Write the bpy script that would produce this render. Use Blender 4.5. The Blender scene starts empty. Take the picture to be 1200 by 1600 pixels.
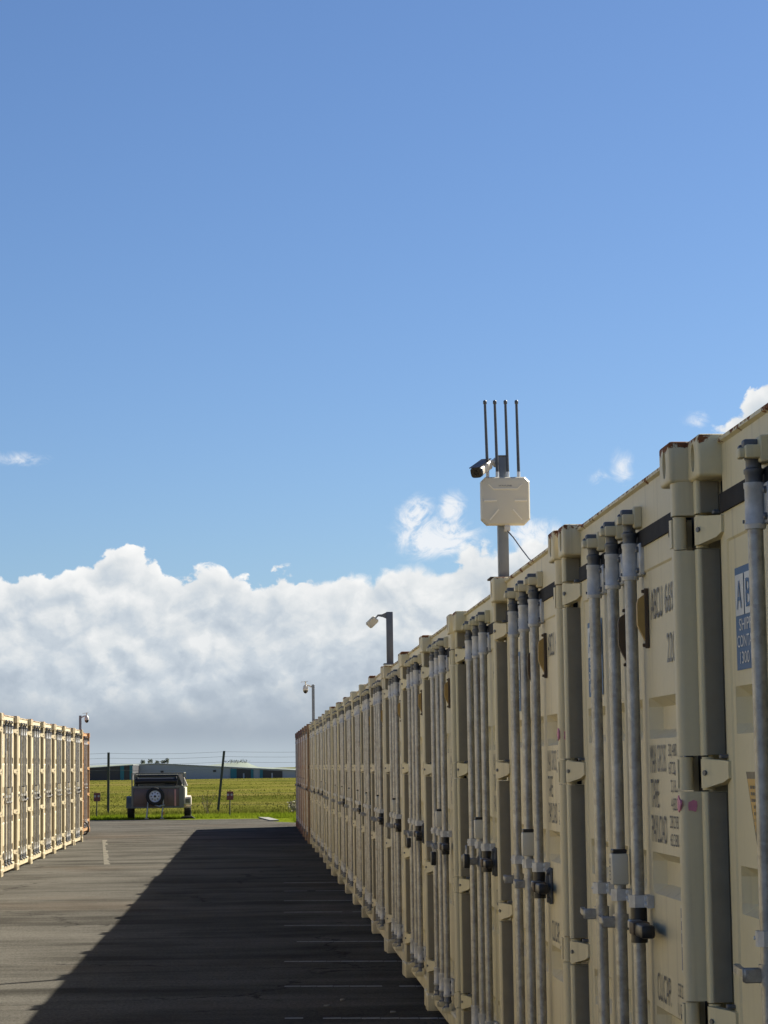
import bpy, bmesh, math, random
from mathutils import Vector, Matrix
random.seed(7)
R = math.radians
S = bpy.context.scene
COL = S.collection

# ------------------------------------------------------------------ camera
cam_d = bpy.data.cameras.new('camera')
cam = bpy.data.objects.new('camera', cam_d)
COL.objects.link(cam)
S.camera = cam
CAM_F, YAW, PITCH, ROLL, EYE = 3646.6, 0.0566, 0.1077, -0.0136, 1.6924
cam_d.sensor_fit = 'HORIZONTAL'
cam_d.sensor_width = 36.0
cam_d.lens = CAM_F / 1200 * 36.0
cam_d.clip_start = 0.1
cam_d.clip_end = 12000
fw = Vector((math.sin(YAW)*math.cos(PITCH), math.cos(YAW)*math.cos(PITCH), math.sin(PITCH)))
rt = Vector((math.cos(YAW), -math.sin(YAW), 0))
up = rt.cross(fw)
r2 = rt*math.cos(ROLL) + up*math.sin(ROLL)
u2 = -rt*math.sin(ROLL) + up*math.cos(ROLL)
m4 = Matrix.Identity(4)
for i in range(3):
    m4[i][0], m4[i][1], m4[i][2] = r2[i], u2[i], -fw[i]
m4[2][3] = EYE
cam.matrix_world = m4
S.render.resolution_x, S.render.resolution_y = 768, 1024

# ------------------------------------------------------------------ light
SUN_AZ, SUN_EL = R(55), R(37.2)
S.view_settings.view_transform = 'Standard'
S.view_settings.look = 'None'
S.view_settings.gamma = 1
S.view_settings.use_curve_mapping = False
S.view_settings.exposure = 1.26
sun_d = bpy.data.lights.new('sun', 'SUN')
sun_d.energy = 5.0
sun_d.angle = R(0.53)
sun_d.color = (1.0, 0.93, 0.80)
sun = bpy.data.objects.new('sun', sun_d)
COL.objects.link(sun)
sdir = Vector((math.sin(SUN_AZ)*math.cos(SUN_EL), math.cos(SUN_AZ)*math.cos(SUN_EL), math.sin(SUN_EL)))
sun.rotation_euler = (-sdir).to_track_quat('-Z', 'Y').to_euler()
sun.location = sdir*40

world = bpy.data.worlds.new('World')
S.world = world
world.use_nodes = True
wt = world.node_tree
wt.nodes.clear()


class NT:
    """small helper to write node graphs as expressions"""
    def __init__(s, tree): s.t = tree
    def n(s, kind, **kw):
        nd = s.t.nodes.new(kind)
        for k, v in kw.items(): setattr(nd, k, v)
        return nd
    def put(s, sock, v):
        if v is None: return
        if isinstance(v, bpy.types.NodeSocket): s.t.links.new(v, sock)
        else: sock.default_value = v
    def m(s, op, a, b=None, c=None, clamp=False):
        nd = s.n('ShaderNodeMath', operation=op); nd.use_clamp = clamp
        s.put(nd.inputs[0], a); s.put(nd.inputs[1], b); s.put(nd.inputs[2], c)
        return nd.outputs[0]
    def v(s, op, a, b=None):
        nd = s.n('ShaderNodeVectorMath', operation=op)
        s.put(nd.inputs[0], a)
        if b is not None: s.put(nd.inputs[3 if op == 'SCALE' else 1], b)
        return nd.outputs[0]
    def xyz(s, x=0., y=0., z=0.):
        nd = s.n('ShaderNodeCombineXYZ')
        s.put(nd.inputs[0], x); s.put(nd.inputs[1], y); s.put(nd.inputs[2], z)
        return nd.outputs[0]
    def sep(s, vec):
        nd = s.n('ShaderNodeSeparateXYZ'); s.put(nd.inputs[0], vec); return nd.outputs
    def noise(s, vec, scale, detail=4., rough=.5, dist=0., norm=True):
        nd = s.n('ShaderNodeTexNoise'); nd.normalize = norm
        s.put(nd.inputs['Vector'], vec); nd.inputs['Scale'].default_value = scale
        nd.inputs['Detail'].default_value = detail; nd.inputs['Roughness'].default_value = rough
        nd.inputs['Distortion'].default_value = dist
        return nd.outputs['Fac']
    def mr(s, v, a, b, c=0., d=1., kind='SMOOTHSTEP'):
        nd = s.n('ShaderNodeMapRange', interpolation_type=kind); nd.clamp = True
        s.put(nd.inputs[0], v); s.put(nd.inputs[1], a); s.put(nd.inputs[2], b); s.put(nd.inputs[3], c); s.put(nd.inputs[4], d)
        return nd.outputs[0]
    def mix(s, f, a, b, blend='MIX'):
        nd = s.n('ShaderNodeMix', data_type='RGBA', blend_type=blend)
        s.put(nd.inputs[0], f)
        for k, c in ((6, a), (7, b)):
            s.put(nd.inputs[k], c if isinstance(c, bpy.types.NodeSocket) else (*c[:3], 1))
        return nd.outputs[2]
    def curve(s, f, pts, x0, x1, y0, y1):
        nd = s.n('ShaderNodeFloatCurve'); c = nd.mapping.curves[0]
        P = [((x-x0)/(x1-x0), (y-y0)/(y1-y0)) for x, y in pts]
        c.points[0].location, c.points[1].location = P[0], P[-1]
        for q in P[1:-1]: c.points.new(*q)
        nd.mapping.update()
        s.put(nd.inputs['Value'], s.mr(f, x0, x1, 0., 1., 'LINEAR'))
        return s.m('MULTIPLY_ADD', nd.outputs[0], y1-y0, y0)


# ---- sky: nishita + a bank of cumulus low over the horizon
g = NT(wt)
sky = g.n('ShaderNodeTexSky', sky_type='NISHITA')
sky.sun_disc = False
sky.sun_elevation, sky.sun_rotation = SUN_EL, SUN_AZ
sky.air_density, sky.dust_density, sky.ozone_density = 1.0, 0.35, 2.2
SKY_STRENGTH = 0.0505
CLOUD_GAIN = 0.412
co = g.n('ShaderNodeTexCoord').outputs['Generated']
dx, dy, dz = g.sep(g.v('NORMALIZE', co))
az = g.m('ARCTAN2', dx, dy)
el = g.m('ARCSINE', dz)
# height of the cloud tops (radians) by azimuth
tops = [(-.60, .085), (-.30, .080), (-.19, .088), (-.13, .083), (-.106, .0835), (-.09, .0815), (-.078, .087), (-.067, .0925), (-.055, .0965), (-.041, .0935),
        (-.034, .0855), (-.017, .0855), (-.002, .0795), (.012, .0845), (.034, .085), (.050, .085), (.062, .087), (.071, .091), (.080, .091),
        (.088, .094), (.095, .096), (.102, .095), (.110, .093), (.124, .1025), (.140, .088), (.170, .110), (.188, .116),
        (.199, .141), (.210, .151), (.2255, .163), (.26, .165), (.33, .12), (.45, .09), (.60, .085)]
T = g.curve(az, tops, -.6, .6, .06, .18)
far = g.mr(g.m('ABSOLUTE', az), .30, .55)                       # round the rest of the horizon: the bank raised, unseen cloud added to brighten the shade
T = g.m('ADD', T, g.m('MULTIPLY', far, g.m('MULTIPLY_ADD', g.noise(co, 3.0, 3.), .36, -.09)))
p = g.xyz(az, g.m('MULTIPLY', el, 1.15), 0.37)


def billow(vec):
    wob = g.v('SCALE', g.xyz(g.noise(vec, 42., 5., .6), g.noise(g.v('ADD', vec, (3., 1., 0.)), 42., 5., .6), 0.), .022)
    wv = g.v('ADD', vec, wob)
    big = g.noise(wv, 15., 3., .5)
    mid = g.noise(wv, 46., 9., .62)
    vo = g.n('ShaderNodeTexVoronoi', feature='SMOOTH_F1')
    g.put(vo.inputs['Vector'], wv); vo.inputs['Scale'].default_value = 62.; vo.inputs['Smoothness'].default_value = .25
    vo2 = g.n('ShaderNodeTexVoronoi', feature='SMOOTH_F1')
    g.put(vo2.inputs['Vector'], wv); vo2.inputs['Scale'].default_value = 150.; vo2.inputs['Smoothness'].default_value = .3
    a = g.m('MULTIPLY_ADD', big, .9, -.45)
    b = g.m('MULTIPLY_ADD', mid, 1.25, -.625)
    c = g.m('ADD', g.m('MULTIPLY_ADD', vo.outputs['Distance'], -.62, .24), g.m('MULTIPLY_ADD', vo2.outputs['Distance'], -.26, .10))
    return g.m('ADD', g.m('ADD', a, b), c)


B0 = billow(p)
B1 = billow(g.v('ADD', p, (.0042, .0060, 0.)))                  # the same field a step towards the sun
d0 = g.m('ADD', g.m('SUBTRACT', T, el), g.m('MULTIPLY', B0, .019))
cover = g.mr(d0, 0.0, g.m('MULTIPLY_ADD', g.mr(g.noise(co, 9., 3.), .4, .6), .009, .0024))
# loose wisps and a ragged tower beside the bank
wp = g.xyz(az, g.m('MULTIPLY', el, 1.3), 5.1)
wn = g.noise(wp, 70., 8., .66, 1.2)
wisp = None
for wa, we, sa, se, gain in ((-.1000, .1310, .0130, .0030, .62), (.1590, .1245, .0050, .0070, .62), (.1500, .1205, .0050, .0035, .55), (.1915, .1440, .0060, .0035, .60),
                             (.0715, .1050, .0075, .0080, 1.05), (.0860, .1080, .0050, .0070, 1.05), (.0790, .0960, .0150, .0070, 1.25), (.1205, .0975, .0100, .0060, 1.1),
                             (-.55, .16, .05, .010, .9), (.75, .20, .07, .02, .9), (1.6, .24, .09, .03, 1.), (-1.2, .21, .08, .02, 1.), (2.5, .22, .10, .03, 1.), (-2.2, .25, .10, .03, 1.)):
    qa = g.m('DIVIDE', g.m('SUBTRACT', az, wa), sa); qe = g.m('DIVIDE', g.m('SUBTRACT', el, we), se)
    r = g.m('ADD', g.m('MULTIPLY', qa, qa), g.m('MULTIPLY', qe, qe))
    k = g.m('MULTIPLY', g.m('EXPONENT', g.m('MULTIPLY', r, -.7)), gain)
    wisp = k if wisp is None else g.m('MAXIMUM', wisp, k)
wisp = g.mr(g.m('MULTIPLY', wisp, g.m('MULTIPLY_ADD', wn, 3.0, -.75)), .16, .85)
relief = g.m('MULTIPLY', g.m('SUBTRACT', B0, B1), 1.0)
lit = g.mr(relief, -.50, .42, 0., 1., 'LINEAR')
depth = g.mr(g.m('DIVIDE', el, T), .05, 1.0, 0., 1., 'LINEAR')   # 0 base .. 1 top
soft = g.noise(g.xyz(az, g.m('MULTIPLY', el, 2.0), 9.), 10., 5., .52, .6)
rim = g.mr(d0, .0115, .0005)
bright = g.m('ADD', g.m('MULTIPLY_ADD', lit, .46, .23), g.m('MULTIPLY_ADD', soft, .72, -.36))
bright = g.m('ADD', bright, g.m('ADD', g.m('MULTIPLY_ADD', depth, .16, -.08), g.m('MULTIPLY', rim, .20)))
ramp = g.n('ShaderNodeValToRGB')
cr = ramp.color_ramp
cr.elements[0].position, cr.elements[0].color = 0.05, (.40, .47, .555, 1)
cr.elements[1].position, cr.elements[1].color = 1.0, (1.0, 1.0, .99, 1)
for pos, c in ((.30, (.50, .57, .65)), (.46, (.60, .665, .73)), (.60, (.73, .77, .80)), (.78, (.88, .895, .90))):
    e = cr.elements.new(pos); e.color = (*c, 1)
g.put(ramp.inputs[0], bright)
ccol = g.v('SCALE', ramp.outputs[0], CLOUD_GAIN)
hazy = g.mr(g.m('ADD', el, g.m('MULTIPLY_ADD', soft, .040, -.020)), .011, .036, .95, 0.)
base = g.mix(g.mr(el, .004, .016), (.47*CLOUD_GAIN, .545*CLOUD_GAIN, .61*CLOUD_GAIN), (.375*CLOUD_GAIN, .44*CLOUD_GAIN, .515*CLOUD_GAIN))
ccol = g.mix(hazy, ccol, base)
scol = g.v('SCALE', sky.outputs[0], SKY_STRENGTH)
scol = g.mix(1., scol, (.555, .68, .88), 'MULTIPLY')
full = g.mix(g.m('MULTIPLY', wisp, .92), scol, (.90*CLOUD_GAIN, .925*CLOUD_GAIN, .955*CLOUD_GAIN))
full = g.mix(cover, full, ccol)
full = g.mix(g.mr(el, -.02, .0), (.10, .11, .10), full)
bg = g.n('ShaderNodeBackground')
g.put(bg.inputs[0], full); bg.inputs[1].default_value = 1.0
wo = g.n('ShaderNodeOutputWorld')
wt.links.new(bg.outputs[0], wo.inputs[0])

# ------------------------------------------------------------------ materials
MATS = {}


def mat(name, rough=.6, metal=0., spec=.5):
    m = bpy.data.materials.new(name); m.use_nodes = True
    MATS[name] = m
    h = NT(m.node_tree)
    b = m.node_tree.nodes['Principled BSDF']
    b.inputs['Roughness'].default_value = rough
    b.inputs['Metallic'].default_value = metal
    b.inputs['Specular IOR Level'].default_value = spec
    return m, h, b


def bump(h, b, height, strength, dist):
    nd = h.n('ShaderNodeBump')
    nd.inputs['Strength'].default_value = strength; nd.inputs['Distance'].default_value = dist
    h.put(nd.inputs['Height'], height)
    h.put(b.inputs['Normal'], nd.outputs[0])


def gpos(h): return h.n('ShaderNodeNewGeometry').outputs['Position']


def zinc_material():
    m, h, b = mat('bright_zinc', .55, .30, .4)
    P = gpos(h)
    n1 = h.noise(P, 22., 6., .6)
    h.put(b.inputs['Base Color'], h.mix(h.mr(n1, .35, .7), (.46, .46, .445), (.62, .62, .60)))
    h.put(b.inputs['Roughness'], h.m('MULTIPLY_ADD', n1, .2, .45))
    return m


def simple(name, col, rough=.6, metal=0., var=.15, scale=9., spec=.5):
    m, h, b = mat(name, rough, metal, spec)
    pz = gpos(h)
    f = h.noise(pz, scale, 5., .6)
    k = h.m('MULTIPLY_ADD', f, 2*var, 1-var)
    h.put(b.inputs['Base Color'], h.v('SCALE', h.mix(0., col, col), k))
    h.put(b.inputs['Roughness'], h.m('MULTIPLY_ADD', f, .2, rough-.1))
    return m


def paint_material():
    m, h, b = mat('container_paint', .5, 0., .35)
    oi = h.n('ShaderNodeObjectInfo')
    P = gpos(h)
    ox, oy, oz = h.sep(h.n('ShaderNodeTexCoord').outputs['Object'])
    px, py, pz = h.sep(P)
    big = h.noise(P, 1.3, 4., .55)
    fine = h.noise(P, 60., 3., .6)
    streak = h.noise(h.xyz(h.m('MULTIPLY', px, 22.), h.m('MULTIPLY', py, 22.), h.m('MULTIPLY', pz, .9)), 1., 5., .6)
    k = h.m('ADD', h.m('MULTIPLY_ADD', big, .22, .89), h.m('MULTIPLY_ADD', fine, .08, -.04))
    col = h.v('SCALE', oi.outputs['Color'], k)
    grime = h.m('MULTIPLY', h.mr(streak, .52, .78), .36)
    col = h.mix(grime, col, (.20, .165, .115))
    low = h.m('MULTIPLY', h.mr(oz, .45, .02), h.mr(h.noise(P, 5., 5., .65), .35, .75))    # splash dirt round the feet
    col = h.mix(h.m('MULTIPLY', low, .5), col, (.17, .14, .10))
    run = h.noise(h.xyz(h.m('MULTIPLY', px, 34.), h.m('MULTIPLY', py, 34.), h.m('MULTIPLY', pz, .55)), 1., 4., .6)
    run = h.m('MULTIPLY', h.mr(run, .66, .76), h.mr(h.noise(P, 1.7, 4., .6), .45, .65))
    col = h.mix(h.m('MULTIPLY', run, .50), col, (.21, .105, .045))
    # rust: chips everywhere, heavy along the top edges
    rn = h.noise(P, 9., 8., .68, .4)
    topm = h.mr(oz, 2.535, 2.585)
    thr = h.m('MULTIPLY_ADD', topm, -.275, .735)
    rust = h.mr(rn, thr, h.m('ADD', thr, .035))
    rcol = h.mix(h.noise(P, 40., 4., .7), (.045, .018, .008), (.32, .115, .035))
    col = h.mix(rust, col, rcol)
    h.put(b.inputs['Base Color'], col)
    h.put(b.inputs['Roughness'], h.m('ADD', h.m('MULTIPLY', rust, .35), h.m('MULTIPLY_ADD', big, .15, .42)))
    bump(h, b, h.m('ADD', h.m('MULTIPLY', fine, .03), h.m('ADD', h.m('MULTIPLY', h.noise(P, 2.6, 2.), 1.), h.m('MULTIPLY', h.noise(P, 7., 3.), .35))), .75, .014)
    return m


def galv_material():
    m, h, b = mat('galvanised_steel', .42, .80, .5)
    P = gpos(h)
    vo = h.n('ShaderNodeTexVoronoi'); vo.inputs['Scale'].default_value = 70.
    h.put(vo.inputs['Vector'], h.v('ADD', P, h.v('SCALE', h.xyz(h.noise(P, 30., 3.), h.noise(P, 33., 3.), 0.), .03)))
    sp = h.sep(vo.outputs['Color'])[0]
    n1 = h.noise(P, 14., 6., .65)
    f = h.m('ADD', h.m('MULTIPLY', sp, .14), h.m('MULTIPLY', n1, .90))
    col = h.mix(h.mr(f, .25, .85), (.255, .25, .235), (.50, .495, .475))
    stain = h.mr(h.noise(P, 5., 7., .7), .60, .72)
    col = h.mix(h.m('MULTIPLY', stain, .60), col, (.15, .10, .06))
    h.put(b.inputs['Base Color'], col)
    h.put(b.inputs['Roughness'], h.m('MULTIPLY_ADD', n1, .25, .36))
    bump(h, b, f, .12, .003)
    return m


def asphalt_material():
    m, h, b = mat('asphalt', .95, 0., .02)
    P = gpos(h)
    grit = h.noise(P, 150., 3., .75)
    grit2 = h.noise(P, 42., 4., .75)
    patch = h.noise(P, .55, 6., .62, .4)
    px, py, pz = h.sep(P)
    shade_band = h.noise(h.xyz(h.m('MULTIPLY', px, .20), h.m('MULTIPLY', py, 1.15), 2.), 1.0, 6., .68, .3)  # wavy pavement bands, with grazing shade of undulations put into the colour
    f = h.m('ADD', h.m('MULTIPLY', patch, .40), h.m('MULTIPLY', shade_band, .60))
    col = h.mix(h.mr(f, .34, .64), (.039, .0365, .0305), (.107, .101, .086))
    speck = h.m('ADD', h.m('MULTIPLY', h.mr(grit2, .30, .70), .75), h.m('MULTIPLY', h.mr(grit, .3, .7), .55))
    col = h.v('SCALE', col, h.m('ADD', speck, .36))
    col = h.mix(h.m('MULTIPLY', h.mr(h.noise(P, .23, 4., .6), .52, .70), .30), col, (.095, .068, .045))
    oil = h.mr(h.noise(P, 1.9, 4., .6), .68, .76)
    col = h.mix(h.m('MULTIPLY', oil, .6), col, (.022, .021, .020))
    cw = h.v('ADD', h.v('MULTIPLY', P, (1., 1., 0.)), h.v('SCALE', h.xyz(h.noise(P, 1.6, 5., .65), h.noise(h.v('ADD', P, (9., 4., 0.)), 1.6, 5., .65), 0.), .9))
    vo = h.n('ShaderNodeTexVoronoi', feature='DISTANCE_TO_EDGE'); vo.inputs['Scale'].default_value = .33
    h.put(vo.inputs['Vector'], cw)
    crack = h.m('MULTIPLY', h.mr(vo.outputs['Distance'], .0085, .0025), h.mr(h.noise(P, .35, 3., .6), .46, .56))
    col = h.mix(h.m('MULTIPLY', crack, .75), col, (.014, .013, .012))
    h.put(b.inputs['Base Color'], col)
    und = h.noise(h.xyz(h.m('MULTIPLY', px, .35), h.m('MULTIPLY', py, 1.6), 0.), 1.0, 4., .55)
    bump(h, b, h.m('SUBTRACT', h.m('ADD', h.m('ADD', h.m('MULTIPLY', grit, .006), h.m('MULTIPLY', grit2, .008)), h.m('MULTIPLY', und, .010)), h.m('MULTIPLY', crack, .006)), .9, 1.)
    return m


def grass_ground_material():
    m, h, b = mat('grass_ground', .95, 0., .0)
    P = gpos(h)
    px, py, pz = h.sep(P)
    a = h.noise(h.xyz(h.m('MULTIPLY', px, .10), h.m('MULTIPLY', py, .045), 0.), 1., 7., .66, .4)
    c = h.noise(P, .5, 6., .65)
    d = h.noise(P, 6., 4., .6)
    f = h.m('ADD', h.m('MULTIPLY', a, .6), h.m('ADD', h.m('MULTIPLY', c, .3), h.m('MULTIPLY', d, .12)))
    col = h.mix(h.mr(f, .42, .56), (.062, .070, .012), (.122, .120, .024))
    col = h.mix(h.mr(h.noise(h.xyz(h.m('MULTIPLY', px, .05), h.m('MULTIPLY', py, .06), 7.), 1., 6., .6), .50, .62), col, (.140, .122, .036))
    near = h.mr(py, 92., 84.)
    col = h.mix(h.m('MULTIPLY', near, .7), col, (.110, .150, .008))
    h.put(b.inputs['Base Color'], col)
    bump(h, b, h.m('ADD', c, h.m('MULTIPLY', d, .3)), .9, .35)
    return m


def blade_material():
    m, h, b = mat('grass_blades', .8, 0., .0)
    P = gpos(h)
    px, py, pz = h.sep(P)
    f = h.noise(P, .7, 5., .65)
    near = h.mr(h.m('ADD', py, h.m('MULTIPLY', f, 6.)), 91., 86.)
    c1 = h.mix(h.mr(f, .35, .65), (.085, .095, .016), (.150, .145, .034))
    c2 = h.mix(h.mr(f, .35, .65), (.105, .150, .008), (.185, .225, .022))
    h.put(b.inputs['Base Color'], h.mix(near, c1, c2))
    tr = h.n('ShaderNodeBsdfTranslucent'); h.put(tr.inputs[0], h.mix(near, c1, c2))
    mx = h.n('ShaderNodeMixShader'); mx.inputs[0].default_value = .45
    m.node_tree.links.new(b.outputs[0], mx.inputs[1]); m.node_tree.links.new(tr.outputs[0], mx.inputs[2])
    out = m.node_tree.nodes['Material Output']; m.node_tree.links.new(mx.outputs[0], out.inputs[0])
    return m


M = {}
M['paint'] = paint_material()
M['galv'] = galv_material()
M['zinc'] = zinc_material()
M['asphalt'] = asphalt_material()
M['grass'] = grass_ground_material()
M['blade'] = blade_material()
M['dark_galv'] = simple('dark_weathered_steel', (.125, .135, .15), .5, .5, .3, 25.)
M['gasket'] = simple('black_rubber', (.014, .014, .016), .75, 0., .3, 20., .2)
M['black'] = simple('black_plastic', (.010, .010, .012), .4, 0., .3, 30.)
M['seal'] = simple('grey_seal_strip', (.30, .262, .185), .7, 0., .2, 14., .2)
M['void'] = simple('inner_dark', (.02, .018, .016), .9, 0., .2, 10.)
M['ochre'] = simple('ochre_paint', (.40, .255, .075), .5, 0., .25, 18.)
M['brownsteel'] = simple('brown_steel', (.085, .058, .035), .6, .2, .3, 25.)
M['ink'] = simple('stencil_ink', (.15, .15, .14), .7, 0., .5, 30.)
M['ink_faded'] = simple('faded_stencil_ink', (.27, .265, .235), .7, 0., .5, 30.)
M['decal_blue'] = simple('decal_blue', (.020, .115, .27), .55, 0., .12, 8.)
M['decal_navy'] = simple('decal_navy', (.020, .045, .20), .55, 0., .12, 8.)
M['decal_white'] = simple('decal_white', (.62, .64, .63), .4, 0., .08, 8.)
M['decal_yellow'] = simple('decal_yellow', (.52, .29, .03), .4, 0., .10, 8.)
M['pink'] = simple('pink_paint', (.62, .22, .32), .6, 0., .25, 40.)
M['white_plastic'] = simple('white_plastic', (.62, .60, .54), .35, 0., .05, 6.)
M['ivory'] = simple('ivory_plastic', (.60, .57, .47), .4, 0., .06, 6.)
M['rib'] = simple('pale_rib_plastic', (.84, .79, .66), .4, 0., .05, 6.)
M['antenna'] = simple('grey_antenna_plastic', (.06, .07, .085), .45, 0., .12, 12.)
M['pole_steel'] = simple('galvanised_pole', (.21, .23, .25), .45, .5, .2, 16.)
M['glass'] = simple('dark_glass', (.006, .006, .008), .08, 0., .1, 4., .8)
M['line_white'] = simple('worn_white_line', (.20, .20, .19), .85, 0., .6, 22.)
M['line_yellow'] = simple('worn_yellow_line', (.096, .085, .056), .85, 0., .5, 5.)
M['concrete'] = simple('pale_concrete', (.21, .205, .18), .85, 0., .15, 6.)
M['rubber'] = simple('tyre_rubber', (.013, .013, .013), .75, 0., .3, 12.)
M['rim'] = simple('white_rim_steel', (.56, .60, .66), .45, .1, .08, 10.)
M['trailer'] = simple('brown_trailer_paint', (.125, .088, .075), .42, .1, .3, 3.)
M['trailer_edge'] = simple('grey_trailer_steel', (.15, .155, .13), .5, .3, .2, 5.)
M['canvas'] = simple('olive_canvas', (.16, .155, .11), .85, 0., .2, 5.)
M['cream'] = simple('cream_sunlit_side', (.56, .49, .41), .5, 0., .1, 6.)  # cream with the sunlit look of the trailer's right side put in
M['pinkstrip'] = simple('pink_reflector', (.55, .26, .23), .5, 0., .15, 20.)
M['sign'] = simple('maroon_sign_print', (.13, .030, .050), .5, 0., .25, 14.)
M['sign_text'] = simple('pale_sign_print', (.32, .29, .40), .5, 0., .2, 30.)
M['post'] = simple('dark_steel_post', (.045, .050, .042), .6, .2, .25, 8.)
M['wire'] = simple('fence_wire', (.16, .17, .17), .5, .5, .1, 3.)
M['clad_grey'] = simple('pale_grey_cladding', (.31, .345, .39), .6, 0., .05, .3)
M['clad_dark'] = simple('charcoal_cladding', (.042, .042, .048), .6, 0., .1, .3)
M['clad_teal'] = simple('teal_cladding', (.018, .15, .20), .6, 0., .06, .3)
M['roof_grey'] = simple('grey_roof_sheet', (.33, .36, .38), .6, 0., .05, .2)
M['twig'] = simple('dry_twig', (.10, .075, .045), .8, 0., .3, 9.)
M['drybush'] = simple('pale_dry_leaf', (.27, .25, .16), .8, 0., .3, 9.)
M['bark'] = simple('grey_bark', (.10, .09, .075), .9, 0., .2, 2.)
M['farleaf'] = simple('grey_green_leaf', (.085, .105, .075), .9, 0., .35, .3)
M['hillside'] = simple('hazed_hill_grass', (.15, .18, .14), .9, 0., .2, .01)  # distance haze greyed into the hill colour


# ------------------------------------------------------------------ mesh helpers
def box(bm, x0, x1, y0, y1, z0, z1, bev=0., seg=1, mi=0):
    t = bmesh.new()
    r = bmesh.ops.create_cube(t, size=1.)
    for v in t.verts:
        v.co = Vector(((x0+x1)/2+v.co.x*(x1-x0), (y0+y1)/2+v.co.y*(y1-y0), (z0+z1)/2+v.co.z*(z1-z0)))
    if bev > 0:
        bmesh.ops.bevel(t, geom=t.edges[:], offset=bev, segments=seg, affect='EDGES', profile=.5)
    merge(bm, t, mi)


def merge(bm, t, mi=0):
    vm = {v: bm.verts.new(v.co) for v in t.verts}
    for f in t.faces:
        nf = bm.faces.new([vm[v] for v in f.verts]); nf.material_index = mi
    t.free()


def cyl(bm, a, b, r, seg=12, r2=None, caps=True, mi=0):
    a, b = Vector(a), Vector(b)
    d = (b-a).normalized()
    s = d.orthogonal().normalized(); t = d.cross(s)
    r2 = r if r2 is None else r2
    A, B = [], []
    for i in range(seg):
        w = 2*math.pi*i/seg
        o = s*math.cos(w)+t*math.sin(w)
        A.append(bm.verts.new(a+o*r)); B.append(bm.verts.new(b+o*r2))
    for i in range(seg):
        j = (i+1) % seg
        bm.faces.new((A[i], A[j], B[j], B[i])).material_index = mi
    if caps:
        bm.faces.new(A[::-1]).material_index = mi; bm.faces.new(B).material_index = mi


def lathe(bm, c, axis, prof, seg=20, mi=0):
    """prof: (distance along axis, radius)"""
    c = Vector(c); d = Vector(axis).normalized(); s = d.orthogonal().normalized(); t = d.cross(s)
    rings = []
    for h, r in prof:
        if r < 1e-6: rings.append([bm.verts.new(c+d*h)])
        else: rings.append([bm.verts.new(c+d*h+(s*math.cos(2*math.pi*i/seg)+t*math.sin(2*math.pi*i/seg))*r) for i in range(seg)])
    for A, B in zip(rings, rings[1:]):
        for i in range(seg):
            j = (i+1) % seg
            q = [A[i % len(A)], A[j % len(A)], B[j % len(B)], B[i % len(B)]]
            u = []
            for v in q:
                if v not in u: u.append(v)
            if len(u) > 2: bm.faces.new(u).material_index = mi


def prism(bm, pts, axis, a, b, mi=0):
    """polygon pts extruded along axis ('x','y','z'); pts are the two other coordinates in order"""
    def P(u, v, w):
        return {'x': (w, u, v), 'y': (u, w, v), 'z': (u, v, w)}[axis]
    A = [bm.verts.new(P(u, v, a)) for u, v in pts]
    B = [bm.verts.new(P(u, v, b)) for u, v in pts]
    n = len(pts)
    bm.faces.new(A).material_index = mi; bm.faces.new(B[::-1]).material_index = mi
    for i in range(n):
        j = (i+1) % n
        bm.faces.new((A[i], B[i], B[j], A[j])).material_index = mi


def tube(bm, pts, r, seg=8, mi=0):
    pts = [Vector(q) for q in pts]
    rings = []
    for i, q in enumerate(pts):
        d = (pts[min(i+1, len(pts)-1)]-pts[max(i-1, 0)]).normalized()
        s = d.cross(Vector((.31, .2, .93))).normalized(); t = d.cross(s)
        rings.append([bm.verts.new(q+(s*math.cos(2*math.pi*k/seg)+t*math.sin(2*math.pi*k/seg))*r) for k in range(seg)])
    for A, B in zip(rings, rings[1:]):
        for k in range(seg):
            j = (k+1) % seg
            bm.faces.new((A[k], A[j], B[j], B[k])).material_index = mi
    bm.faces.new(rings[0][::-1]).material_index = mi; bm.faces.new(rings[-1]).material_index = mi


def mesh(name, bm, mats, angle=35):
    bmesh.ops.recalc_face_normals(bm, faces=bm.faces[:])
    me = bpy.data.meshes.new(name)
    bm.to_mesh(me); bm.free()
    for m in (mats if isinstance(mats, (list, tuple)) else [mats]): me.materials.append(m)
    me.polygons.foreach_set('use_smooth', [True]*len(me.polygons))
    me.set_sharp_from_angle(angle=R(angle))
    return me


def link(name, data, parent=None):
    o = bpy.data.objects.new(name, data)
    COL.objects.link(o)
    if parent: o.parent = parent
    return o


def part(name, bm, mats, parent, angle=35): return link(name, mesh(name, bm, mats, angle), parent)


def thing(name, label, cat, loc=(0, 0, 0), rz=0., group=None, data=None):
    o = link(name, data)
    o.location = loc; o.rotation_euler = (0, 0, rz)
    if data is None: o.empty_display_size = .2
    o['label'] = label; o['category'] = cat
    if group: o['group'] = group
    return o


def structure(name, bm, m, angle=35):
    o = link(name, mesh(name, bm, m, angle)); o['kind'] = 'structure'
    return o


_font_cache = {}


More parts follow.
